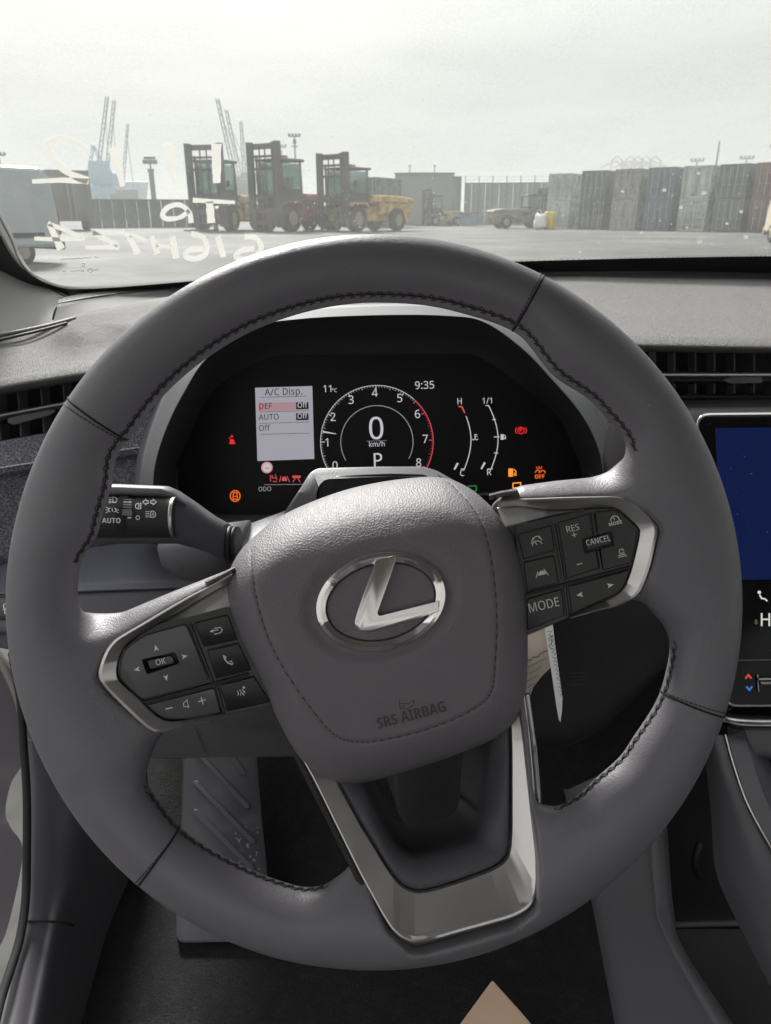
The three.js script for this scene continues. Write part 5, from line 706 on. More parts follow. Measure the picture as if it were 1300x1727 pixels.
// ---------------------------------------------------------------- footwell
{
  const t = thing('foot_rest', 'ribbed grey foot rest plate on the driver footwell carpet', 'foot rest', P(370, 1500, 1.02));
  const d = (y) => 1.13 - (y - 1270) / 320 * 0.155;
  const S = (x, y, h = 0) => P(x, y, d(y) - h);
  addW('plate', plate(roundPoly([[310, 1240], [430, 1232], [440, 1370], [451, 1475], [460, 1587], [298, 1590], [297, 1530], [304, 1440]], [8, 8, 60, 60, 14, 14, 60, 60]), S, -0.03, 0, 4), M.rubber, t);
  const pill = (a, b, w = 5.5) => { const dx = b[0] - a[0], dy = b[1] - a[1], l = Math.hypot(dx, dy), nx = -dy / l * w, ny = dx / l * w, o = []; for (let k = 0; k <= 8; k++) { const q = Math.PI * k / 8; o.push([b[0] + nx * Math.cos(q) + dx / l * w * Math.sin(q), b[1] + ny * Math.cos(q) + dy / l * w * Math.sin(q)]); } for (let k = 0; k <= 8; k++) { const q = Math.PI * k / 8; o.push([a[0] - nx * Math.cos(q) - dx / l * w * Math.sin(q), a[1] - ny * Math.cos(q) - dy / l * w * Math.sin(q)]); } return o; };
  for (const [a, b] of [[[382, 1262], [410, 1303]], [[330, 1266], [416, 1358]], [[331, 1322], [426, 1418]], [[330, 1370], [424, 1462]], [[326, 1420], [424, 1520]], [[320, 1478], [410, 1572]]]) addW('rib', plate(pill(a, b), S, -0.002, 0.003, 2), M.rubber, t);
  const R = rng(8), sp = []; for (let k = 0; k < 60; k++) { const x = 392 + R() * 46, y = 1390 + R() * 85, s = 0.6 + R() * 1.1; sp.push(disc(x, y, s, S, 0.0006 + R() * 0.0003, 6)); }
  addW('grit', sp, mat(0.3, 0.29, 0.28, 0.95), t).userData.kind = 'stuff';

  const k = thing('kick_panel', 'tall grey kick panel trim beside the door sill', 'kick panel', P(90, 1500, 0.9));
  const a = [[36, 1160, 0.96], [42, 1247, 0.95], [50, 1342, 0.93], [47, 1480, 0.89], [45, 1555, 0.86], [24, 1650, 0.8], [0, 1760, 0.74]], b = [[70, 1160, 0.965], [80, 1247, 0.955], [88, 1342, 0.935], [84, 1480, 0.895], [78, 1555, 0.865], [58, 1650, 0.805], [36, 1760, 0.745]], c = [[150, 1160, 1.02], [150, 1247, 1.0], [165, 1342, 0.99], [150, 1450, 0.96], [112, 1555, 0.89], [92, 1650, 0.83], [70, 1760, 0.77]], e = [[230, 1160, 1.2], [240, 1247, 1.2], [250, 1342, 1.18], [235, 1450, 1.13], [210, 1555, 1.06], [180, 1650, 0.98], [160, 1760, 0.92]];
  addW('trim', patch([a.map((p) => [p[0] - 3, p[1], p[2] + 0.03]), a, b, c, e], 40, 40), M.plastic, k);
  addW('panel_joint', tube([[44, 1554, 0.857], [62, 1554, 0.858], [80, 1554, 0.8605], [98, 1555, 0.872], [112, 1557, 0.886], [124, 1561, 0.9]].map((p) => P(...p)), 0.0013, 5, 24), M.seam, k);
  addW('ledge', tube([[46, 1247, 0.947], [60, 1250, 0.945], [80, 1249, 0.952], [100, 1246, 0.965]].map((p) => P(...p)), 0.002, 6, 20), M.trimGrey, k);

  const s = thing('door_seal', 'black rubber door seal running down the sill edge', 'door seal', P(44, 1400, 0.9));
  addW('rubber_bead', tube([[20, 1100, 0.93], [34, 1180, 0.93], [40, 1260, 0.925], [45, 1342, 0.91], [45, 1440, 0.885], [43, 1517, 0.86], [34, 1580, 0.83], [16, 1640, 0.79], [0, 1690, 0.76], [-20, 1780, 0.7]].map((p) => P(...p)), 0.0048, 10, 80), M.blackMatte, s);
  const q = thing('door_panel', 'dark plum door panel standing open beside the sill', 'door panel', P(-40, 1500, 0.95));
  addW('lining', patch([[[-160, 1020, 1.0], [-60, 1050, 1.0], [10, 1110, 1.0], [36, 1170, 1.0]], [[-160, 1150, 0.99], [-60, 1170, 0.99], [10, 1200, 0.99], [38, 1220, 0.99]], [[-160, 1280, 0.98], [-60, 1280, 0.98], [10, 1282, 0.98], [38, 1284, 0.98]], [[-160, 1320, 0.97], [-80, 1320, 0.97], [-20, 1320, 0.97], [18, 1322, 0.97]], [[-160, 1370, 0.96], [-80, 1370, 0.96], [-20, 1370, 0.96], [9, 1370, 0.96]], [[-160, 1400, 0.95], [-80, 1398, 0.95], [-20, 1396, 0.95], [18, 1396, 0.95]], [[-160, 1440, 0.94], [-80, 1440, 0.94], [-10, 1440, 0.94], [38, 1438, 0.94]], [[-160, 1560, 0.91], [-80, 1560, 0.91], [-20, 1560, 0.91], [14, 1560, 0.91]], [[-160, 1640, 0.88], [-80, 1630, 0.88], [-30, 1620, 0.88], [-8, 1610, 0.88]]], 20, 60), mat(0.05, 0.042, 0.05, 0.55, 0, { bumpMap: grainBump, bumpScale: 0.0001 }), q);
  addW('edge_flange', tube([[-20, 1080, 0.97], [8, 1125, 0.96], [30, 1175, 0.955], [42, 1220, 0.95]].map((p) => P(...p)), 0.006, 8, 24), mat(0.16, 0.145, 0.135, 0.5), q);
}
// ---------------------------------------------------------------- tags and card
{
  const t = thing('paper_tag', 'beige paper tag with dark handwriting hanging behind the airbag cover', 'tag', P(905, 1100, 0.47));
  const S = (x, y, h = 0) => P(x, y, 0.47 + (x - 900) * 0.0002 - h);
  addW('sheet', plate([[868, 1050], [919, 1046], [925, 1090], [928.5, 1126], [914, 1140], [900, 1158], [892, 1178], [868, 1180]], S, -0.0006, 0, 0), M.tagPaper, t);
  const R = rng(12), ink = []; for (let r = 0; r < 6; r++) { const pts = []; let x = 889; const y0 = 1116 + r * 11; while (x < 927 - r * 6) { pts.push([x, y0 - (x - 889) * 0.55 + (R() - 0.5) * (r ? 3 : 5)]); x += 1.2 + R() * 1.6; } if (pts.length > 3) ink.push(ribbon(pts, r ? 0.7 : 1.3, S, 0.0004)); }
  addW('handwriting', ink, M.ink, t);
  const u = thing('paper_tag', 'narrow white folded paper tag with a pointed end beside the beige tag', 'tag', P(935, 1120, 0.46));
  const U = (x, y, h = 0) => P(x, y, 0.458 + (x - 930) * 0.0006 - h);
  addW('sheet', plate([[916, 1044], [931, 1042], [935, 1080], [942, 1130], [948.5, 1177], [947.5, 1200], [945, 1218], [942.5, 1214], [938, 1190], [930, 1135], [922, 1085]], U, -0.0006, 0, 0), M.paper, u);
  const k2 = []; for (let k = 0; k < 16; k++) { const y = 1066 + k * 7.2, x = 922.5 + k * 1.45, w = 9 - k * 0.15; k2.push(ribbon([[x, y], [x + w * 0.4, y - 2 + (R() - 0.5) * 4], [x + w * 0.7, y + 2 + (R() - 0.5) * 4], [x + w, y - 3]], 0.6, U, 0.0004)); }
  k2.push(ribbon(spline([[925, 1078], [931, 1072], [930, 1084], [926, 1090], [932, 1095]], 12), 0.9, U, 0.0005));
  addW('handwriting', k2, M.ink, u);
  const c = thing('cardboard_sheet', 'tan cardboard corner poking up in front of the carpet', 'cardboard', P(832, 1720, 0.5));
  addW('sheet', plate(roundPoly([[830, 1653], [897, 1727], [940, 1790], [730, 1790]], [4, 60, 2, 2]), (x, y, h) => P(x, y, 0.5 - (y - 1650) * 0.0003 - h), -0.0015, 0, 0.5), M.card, c);
}

// ---------------------------------------------------------------- the yard outside
function stand(name, label, cat, px, py, turn = 0, group = null) { const g = groundAt(px, py), t = thing(name, label, cat, g, null, group); t.rotation.y = Math.atan2(-g.x, -g.z) + turn; t.userData_u = undefined; delete t.userData_u; return t; }
const unit = (px, py) => pxm(groundAt(px, py));
const hOf = (px, py, top) => heightAt(px, top, groundAt(px, py));
const paint = (r, g, b, seed = 1, amt = 0.5, size = 4) => { const k = (v) => 255 * Math.min(1, v) ** (1 / 2.2); return mat(1, 1, 1, 0.55, 0, { map: blotch(k(r), k(g), k(b), amt, size, seed) }); };
const tyreM = mat(0.025, 0.025, 0.026, 0.9), steelM = mat(0.06, 0.06, 0.062, 0.6, 0), hubM = mat(0.3, 0.28, 0.2, 0.6), cabGlass = mat(0.5, 0.66, 0.63, 0.05, 0, { transmission: 0.8, thickness: 0 }), lampM = glow(0.9, 0.75, 0.4);
function wheelParts(t, x, z, r, w) {
  const g = new THREE.Group(); g.name = 'wheel'; g.position.set(x, r, z); t.add(g);
  const pr = [[r * 0.55, -w / 2], [r * 0.9, -w / 2], [r * 0.99, -w * 0.36], [r, 0], [r * 0.99, w * 0.36], [r * 0.9, w / 2], [r * 0.55, w / 2]].map((p) => new THREE.Vector2(p[0], p[1])); const l = new THREE.LatheGeometry(pr, 28); l.rotateX(Math.PI / 2);
  add('tyre', l, tyreM, g); add('rim', [cyl(0, 0, 0, r * 0.56, w * 0.8, 'z', 20), cyl(0, 0, w * 0.42, r * 0.22, w * 0.1, 'z', 12), cyl(0, 0, -w * 0.42, r * 0.22, w * 0.1, 'z', 12)], hubM, g);
}
const prof = (pts, w, z = 0, bev = 0.05) => { const s = new THREE.Shape(); pts.forEach((p, i) => i ? s.lineTo(p[0], p[1]) : s.moveTo(p[0], p[1])); const g = new THREE.ExtrudeGeometry(s, { depth: w - 2 * bev, bevelEnabled: true, bevelSize: bev, bevelThickness: bev, bevelSegments: 2, bevelOffset: -bev }); g.translate(0, 0, z - (w - 2 * bev) / 2); return g; };
function forklift(label, px, py, turn, s, mastH, body, seed, lamp = true) {    // front towards local -x
  const t = stand('forklift', label, 'forklift', px, py, turn, 'forklifts parked in the yard'); t.scale.setScalar(s);
  const pm = paint(...body, seed, 0.5, 3);
  add('chassis', [prof([[-2.6, 0.7], [3.0, 0.7], [3.0, 1.5], [0.6, 1.7], [-1.4, 1.7], [-2.6, 1.4]], 1.9)], pm, t);
  const cw = add('counterweight', [prof([[1.9, 1.25], [2.2, 1.5], [2.8, 1.62], [3.4, 1.4], [3.7, 0.6], [4.1, 0.65], [4.5, 1.3], [4.5, 1.95], [0.7, 1.95], [0.7, 1.1]], 2.6, 0, 0.1)], pm, t);
  add('hood', [prof([[-0.2, 1.93], [4.6, 1.93], [4.72, 2.05], [4.6, 2.26], [3.2, 2.42], [0.9, 2.46], [-0.2, 2.46]], 2.8, 0, 0.12)], pm, t);
  for (const z of [-1.2, 1.2]) add('fender', [prof([[-2.6, 1.75], [-2.35, 1.95], [-1.0, 1.95], [-0.6, 1.6], [-0.7, 1.55], [-1.05, 1.82], [-2.3, 1.82], [-2.55, 1.68]], 0.75, z, 0.02)], pm, t);
  for (const z of [-1.15, 1.15]) { wheelParts(t, -1.75, z, 0.88, 0.75); wheelParts(t, 2.85, z * 0.98, 0.78, 0.55); }
  // mast
  const m = new THREE.Group(); m.name = 'mast'; m.position.set(-2.85, 0, 0); t.add(m);
  for (const z of [-1.25, 1.25]) { add('rail', [box(0, mastH / 2 + 0.2, z, 0.4, mastH - 0.2, 0.3), box(-0.1, mastH / 2 + 0.2, z * 0.78, 0.26, mastH - 0.3, 0.14)], steelM, m); add('lift_cylinder', cyl(0.16, mastH * 0.48, z * 0.66, 0.08, mastH * 0.8), steelM, m); }
  for (const [y, h] of [[0.6, 0.25], [mastH * 0.42, 0.2], [mastH * 0.72, 0.16], [mastH - 0.16, 0.34], [mastH * 0.86, 0.14]]) add('crossbar', box(0.1, y, 0, 0.2, h, 2.7), steelM, m);
  for (const z of [-0.25, 0.25]) add('chain', box(-0.12, mastH * 0.5, z, 0.05, mastH * 0.9, 0.1), steelM, m);
  const carr = add('carriage', [box(-0.3, 0.6, 0, 0.16, 0.25, 2.6), box(-0.3, 1.35, 0, 0.16, 0.25, 2.6), box(-0.3, 1.0, -1.2, 0.14, 0.9, 0.14), box(-0.3, 1.0, 1.2, 0.14, 0.9, 0.14)], steelM, m);
  for (const z of [-0.7, 0.7]) add('fork', [box(-0.42, 0.65, z, 0.14, 1.2, 0.3), box(-1.3, 0.1, z, 1.9, 0.1, 0.3)], steelM, m);
  // cab
  const c = new THREE.Group(); c.name = 'cab'; c.position.set(-1.25, 1.7, 0); c.scale.set(1.25, Math.max(0.9, (mastH * 0.86 - 1.7) / 2.3), 1.4); t.add(c);
  const posts = []; for (const x of [-0.85, 0.75]) for (const z of [-0.75, 0.75]) posts.push(beam(V(x, 0, z), V(x * 0.94, 2.1, z * 0.94), 0.12)); for (const z of [-0.75, 0.75]) posts.push(box(-0.05, 0.75, z, 1.6, 0.1, 0.1));
  add('frame', posts, steelM, c); add('cab_roof', [rbox(-0.05, 2.16, 0, 1.9, 0.14, 1.75, 0.05), box(-0.4, 2.3, 0.3, 0.3, 0.14, 0.5)], steelM, c); add('lower_panel', [box(0.78, 0.36, 0, 0.06, 0.7, 1.5), box(-0.05, 0.35, 0.77, 1.6, 0.7, 0.05), box(-0.05, 0.35, -0.77, 1.6, 0.7, 0.05)], steelM, c);
  for (const z of [-0.74, 0.74]) add('side_window', box(-0.05, 1.4, z, 1.5, 1.2, 0.02), cabGlass, c); add('front_window', box(-0.84, 1.3, 0, 0.02, 1.5, 1.35), cabGlass, c); add('rear_window', box(0.75, 1.45, 0, 0.02, 1.1, 1.35), cabGlass, c);
  add('seat', [rbox(0.25, 0.55, 0, 0.5, 0.2, 0.5), rbox(0.5, 1.0, 0, 0.15, 0.8, 0.5)], tyreM, c); add('steering', [cyl(-0.4, 0.85, 0, 0.2, 0.04), beam(V(-0.65, 0.3, 0), V(-0.4, 0.85, 0), 0.06)], tyreM, c);
  add('beacon', [cyl(0.5, 2.33, 0, 0.09, 0.2)], mat(0.6, 0.2, 0.02, 0.4), c);
  for (const z of [-0.8, 0.8]) add('headlight', cyl(-2.55, 2.15, z, 0.13, 0.15, 'x', 12), lamp && z > 0 ? lampM : hubM, t);
  for (const z of [-1, 1]) add('mirror', [box(-1.7, 3.2, z * 1.15, 0.06, 0.35, 0.2), beam(V(-1.6, 3.3, z * 0.75), V(-1.7, 3.3, z * 1.15), 0.04)], steelM, t);
  add('exhaust', [cyl(0.55, 3.0, -0.6, 0.09, 1.6)], steelM, t);
  return t;
}
{
  const H = (px, py, top, s) => hOf(px, py, top) / s;
  forklift('big yellow-green forklift with its mast to the camera behind the marker writing', 384, 389, 64 * D2R, 1.2, H(384, 389, 250, 1.2), [0.34, 0.3, 0.1], 3);
  forklift('big red forklift with a black mast between two yellow ones', 498, 390, 48 * D2R, 1.22, H(506, 390, 247, 1.22), [0.26, 0.05, 0.055], 4, false);
  forklift('big ochre-yellow forklift with a rounded pale tail beside the dark container', 608, 390, 48 * D2R, 1.18, H(612, 390, 264, 1.18), [0.48, 0.32, 0.08], 5, false);
  const s1 = forklift('small yellow forklift in front of the tall grey shed', 742, 381, 30 * D2R, 0.72, H(742, 381, 320, 0.72), [0.34, 0.3, 0.14], 6, false);
  const s2 = forklift('grey-yellow forklift with an open canopy beside the white bag', 880, 385, 205 * D2R, 0.8, H(880, 385, 318, 0.8), [0.22, 0.21, 0.16], 7, false);
}
// containers
const contGeo = {};
function corrugated(len, h, pitch = 0.28, dep = 0.045) { const rows = [[], []]; let x = -len / 2; const pts = []; while (x < len / 2 - 1e-6) { pts.push([x, 0], [x + pitch * 0.3, 0], [x + pitch * 0.5, -dep], [x + pitch * 0.8, -dep]); x += pitch; } pts.push([len / 2, 0]); for (const p of pts) { rows[0].push(V(Math.min(p[0], len / 2), h, p[1])); rows[1].push(V(Math.min(p[0], len / 2), 0, p[1])); } return toCreasedNormals(gridGeo(rows), 0.3); }
{ const L = 6.06, Wd = 2.44, Hh = 2.59; contGeo.side = corrugated(L - 0.3, Hh - 0.3); contGeo.end = corrugated(Wd - 0.3, Hh - 0.3);
  contGeo.frame = merge([...[-1, 1].flatMap((x) => [-1, 1].map((z) => box(x * (Wd / 2 - 0.08), Hh / 2, z * (L / 2 - 0.08), 0.16, Hh, 0.16))), ...[-1, 1].flatMap((x) => [0.08, Hh - 0.08].map((y) => box(x * (Wd / 2 - 0.05), y, 0, 0.1, 0.16, L - 0.32))), ...[-1, 1].flatMap((z) => [0.09, Hh - 0.09].map((y) => box(0, y, z * (L / 2 - 0.06), Wd - 0.32, 0.18, 0.12)))]);
  contGeo.roof = box(0, Hh - 0.03, 0, Wd - 0.2, 0.03, L - 0.2); contGeo.floor = box(0, 0.14, 0, Wd - 0.2, 0.05, L - 0.2); contGeo.walls = merge([contGeo.side.clone().rotateY(Math.PI / 2).translate(Wd / 2 - 0.03, 0.15, 0), contGeo.side.clone().rotateY(-Math.PI / 2).translate(-Wd / 2 + 0.03, 0.15, 0), contGeo.end.clone().rotateY(Math.PI).translate(0, 0.15, -L / 2 + 0.04)]);
  contGeo.door = merge([box(0, Hh / 2, 0, 1.04, Hh - 0.36, 0.05), ...[0.2, 0.4, 0.6, 0.8].map((f) => box(0, f * Hh, 0.035, 0.98, 0.16, 0.03))]); contGeo.bar = merge([box(0, Hh / 2, 0, 0.045, Hh - 0.3, 0.045), box(0.1, 1.05, 0.02, 0.3, 0.05, 0.03)]); contGeo.L = L; contGeo.H = Hh; }
const barM = mat(0.4, 0.4, 0.4, 0.5, 0.3); let seedC = 20;
function container(label, g, ry, y, col, group) {
  const t = thing('shipping_container', label, 'container', V(g.x, y, g.z), null, group); t.rotation.y = ry; const m = col.isMaterial ? col : paint(...col, seedC++, 0.55, 3);
  add('frame', contGeo.frame, m, t); add('wall', contGeo.walls, m, t); add('roof', contGeo.roof, m, t); add('floor', contGeo.floor, m, t);
  for (const s of [-1, 1]) { const d = add('door', contGeo.door, m, t); d.position.set(s * 0.54, 0, contGeo.L / 2 - 0.06); for (const b of [-0.27, 0.27]) { const q = add('lock_bar', contGeo.bar, barM, d); q.position.set(b, 0, 0.07); } }
  return t;
}
{
  const face = (g) => Math.atan2(-g.x, -g.z);
  const front = [[957, 385, [0.36, 0.39, 0.39], 'pale grey'], [1014, 386.6, [0.07, 0.085, 0.095], 'dark slate'], [1070, 387.5, [0.24, 0.24, 0.22], 'beige grey'], [1127, 388.4, [0.075, 0.09, 0.13], 'dark blue'], [1186, 389.3, [0.36, 0.38, 0.37], 'light grey'], [1247, 390.2, [0.07, 0.085, 0.1], 'dark grey'], [1309, 391.2, [0.14, 0.07, 0.055], 'rust red']];
  const where = ['at the end of the row beside the yellow barrel', 'first of the long row after the pale one', 'between the dark slate and dark blue stacks', 'between the beige and light grey stacks', 'fifth stack of the row', 'sixth stack of the row', 'cut by the picture edge'];
  front.forEach(([px, py, col, cn], i) => { const g = groundAt(px, py); for (let k = 0; k < 2; k++) container(`${cn} container, ${k ? 'upper' : 'lower'}, ${where[i]}`, g, face(g) - 22 * D2R, k * 2.62, col, 'containers stacked in a row'); });
  const gd = groundAt(640, 383); container('dark grey container, lower, behind the ochre forklift tail', gd, face(gd) - 30 * D2R, 0, [0.13, 0.145, 0.14], 'containers by the shed'); container('dark grey container, upper, behind the ochre forklift tail', gd, face(gd) - 30 * D2R, 2.62, [0.13, 0.14, 0.14], 'containers by the shed');
}
// grey shed, hoarding
{
  const g = groundAt(725, 382), u = pxm(g), t = stand('storage_shed', 'tall plain grey sheet-metal shed behind the small yellow forklift', 'shed', 725, 380);
  const hh = hOf(725, 380, 292), w = 132 * u; const m = paint(0.23, 0.24, 0.24, 61, 0.25, 5), md = paint(0.16, 0.17, 0.17, 62, 0.3, 4);
  for (let k = 0; k < 22; k++) add('wall_sheet', box(-w / 2 + (k + 0.5) * w / 22 * 0.82, hh / 2, 0 + (k % 2) * 0.03, w / 22 * 0.8, hh - 0.12, 0.1), m, t);
  add('wall', [box(-w * 0.09, hh / 2, -3.1, w * 0.81, hh - 0.2, 6)], md, t); add('side_wing', box(w * 0.36, hh * 0.47, -1.5, w * 0.13, hh * 0.94, 3.2), md, t);
  add('roof', prof([[-w / 2 - 0.1, hh - 0.08], [w * 0.33, hh - 0.08], [w * 0.33, hh + 0.06], [-w * 0.1, hh + 0.1], [-w / 2 - 0.1, hh + 0.06]], 6.6, -3.05, 0.02), md, t);
  for (const x of [-0.3, 0.05]) add('vent_pipe', [cyl(x * w, hh + 0.55, -2, 0.06, 0.9), box(x * w, hh + 1.0, -2, 0.4, 0.12, 0.12)], steelM, t);
  const h2 = stand('steel_hoarding', 'long light grey panel hoarding behind the open-canopy forklift', 'hoarding', 862, 379);
  const u2 = unit(862, 379), w2 = 160 * u2, hh2 = hOf(862, 379, 309), pm2 = paint(0.22, 0.235, 0.235, 63, 0.2, 4);
  for (let k = 0; k < 14; k++) add('panel', box(-w2 / 2 + (k + 0.5) * w2 / 14, hh2 / 2, (k % 2) * 0.04, w2 / 14 - 0.05, hh2, 0.08), pm2, h2);
  for (let k = 0; k <= 7; k++) add('post', box(-w2 / 2 + k * w2 / 7, hh2 / 2 + 0.5, -0.15, 0.1, hh2 + 1.0, 0.1), steelM, h2);
  add('top_rail', box(0, hh2 + 0.05, -0.1, w2, 0.1, 0.12), steelM, h2); add('wire', [box(0, hh2 + 0.45, -0.15, w2, 0.025, 0.025), box(0, hh2 + 0.85, -0.15, w2, 0.025, 0.025)], steelM, h2);
  const c = stand('blue_skip', 'small blue steel skip at the foot of the grey shed', 'skip', 790, 382); add('shell', prof([[-0.9, 0.15], [0.9, 0.15], [1.2, 1.5], [-1.2, 1.5]], 1.8, 0, 0.05), paint(0.12, 0.18, 0.26, 71), c); add('rim', [box(0, 1.52, 0.9, 2.5, 0.1, 0.1), box(0, 1.52, -0.9, 2.5, 0.1, 0.1)], steelM, c);
}
// bag, barrel
{
  const u = unit(910, 386), b = stand('bulk_bag', 'white bulk bag slumped beside the yellow barrel', 'bag', 910, 387);
  const g = new THREE.SphereGeometry(1, 20, 14); const p = g.attributes.position; for (let i = 0; i < p.count; i++) { const x = p.getX(i), y = p.getY(i), z = p.getZ(i), q = 1 / Math.max(Math.abs(x), Math.abs(y), Math.abs(z)), e = 0.55, n = (0.75 + 0.5 * fbm(x * 3 + 5, y * 3 + z * 3 + 5, 64, 3)) * (e * q + 1 - e); p.setXYZ(i, x * 0.6 * n * (1 - 0.18 * y), Math.max(0, (y + 0.85) * 0.72 * n), z * 0.6 * n); } g.computeVertexNormals(); add('sack', g, mat(0.75, 0.76, 0.77, 0.8), b); add('loop', tube([V(-0.3, 1.3, 0), V(-0.35, 1.7, 0), V(0, 1.75, 0), V(0.05, 1.3, 0)], 0.03, 6, 14), mat(0.6, 0.6, 0.6, 0.8), b);
  const y = stand('yellow_barrel', 'yellow plastic barrel standing by the pale grey container', 'barrel', 926, 387); const hh = hOf(926, 387, 357), r = 9 * u;
  add('drum', new THREE.LatheGeometry([[0, 0], [r * 0.92, 0], [r, hh * 0.06], [r, hh * 0.3], [r * 1.04, hh * 0.33], [r, hh * 0.36], [r, hh * 0.64], [r * 1.04, hh * 0.67], [r, hh * 0.7], [r, hh * 0.94], [r * 0.9, hh], [0, hh]].map((q) => new THREE.Vector2(...q)), 24), paint(0.55, 0.4, 0.03, 81, 0.3, 2), y); add('bung', cyl(r * 0.5, hh + 0.03, 0, 0.06, 0.06), steelM, y);
}
// left side: van, box trailer, low wall
{
  const t = stand('white_van', 'pale white panel van parked close at the picture edge', 'van', 30, 444, 30 * D2R); const hh = hOf(60, 444, 283), m = mat(0.4, 0.44, 0.46, 0.4, 0, { clearcoat: 0.3 });
  const L = 5.4; add('body', [prof([[-L + 0.9, 0.45], [0.9, 0.45], [0.95, 1.2], [0.85, hh - 0.25], [0.55, hh], [-L + 2.2, hh], [-L + 1.2, hh * 0.62], [-L + 0.3, hh * 0.52], [-L + 0.3, 0.6]], 2.0, 0, 0.1)], m, t);
  add('bumper', rbox(0.98, 0.5, 0, 0.16, 0.25, 1.9, 0.05), steelM, t); for (const z of [-0.9, 0.9]) add('tail_lamp', box(0.93, 1.1, z, 0.05, 0.6, 0.14), mat(0.3, 0.03, 0.03, 0.3), t);
  add('rear_window', box(0.915, hh * 0.72, 0, 0.03, 0.6, 1.4), steelM, t); add('side_moulding', [box(-1.6, 0.8, 1.0, 4, 0.14, 0.03)], steelM, t); add('door_handle', box(-1.2, 1.15, 1.01, 0.25, 0.05, 0.04), steelM, t);
  for (const [x, z] of [[-0.3, 0.85], [-0.3, -0.85], [-3.5, 0.85], [-3.5, -0.85]]) wheelParts(t, x, z, 0.36, 0.24);
  const g = groundAt(128, 389), u = pxm(g); const b = stand('box_trailer', 'dark grey box trailer standing behind the white van', 'trailer', 128, 389, 12 * D2R); const bh = hOf(128, 389, 287), bw = 66 * u;
  add('box', [box(0, bh / 2 + 0.4, -3.5, bw, bh - 0.8, 7)], paint(0.17, 0.18, 0.18, 91, 0.3, 4), b); for (const s of [-1, 1]) { add('rear_door', box(s * bw * 0.245, bh / 2 + 0.4, 0.04, bw * 0.47, bh - 1.0, 0.08), paint(0.18, 0.185, 0.18, 92, 0.3, 4), b); add('lock_rod', box(s * 0.25, bh / 2 + 0.4, 0.1, 0.06, bh - 1.0, 0.06), barM, b); }
  for (const z of [-1.2, -2.4]) for (const x of [-1, 1]) { const w = new THREE.Group(); wheelParts(b, x * bw * 0.38, z, 0.5, 0.3); const q = b.children[b.children.length - 1]; q.rotation.y = Math.PI / 2; }
  const w = stand('barrier_wall', 'long dark grey concrete barrier wall before the blue crane', 'wall', 245, 384); const uw = unit(245, 384), wh = hOf(245, 384, 338), ww = 175 * uw, pm = paint(0.11, 0.12, 0.115, 95, 0.4, 5);
  for (let k = 0; k < 9; k++) add('panel', prof([[-ww / 18 + 0.03, 0], [ww / 18 - 0.03, 0], [ww / 18 - 0.03, wh], [-ww / 18 + 0.03, wh]], 0.5, 0, 0.03).translate(-ww / 2 + (k + 0.5) * ww / 9, 0, 0), pm, w);
  add('coping', box(0, wh + 0.06, 0, ww, 0.12, 0.6), pm, w);
}
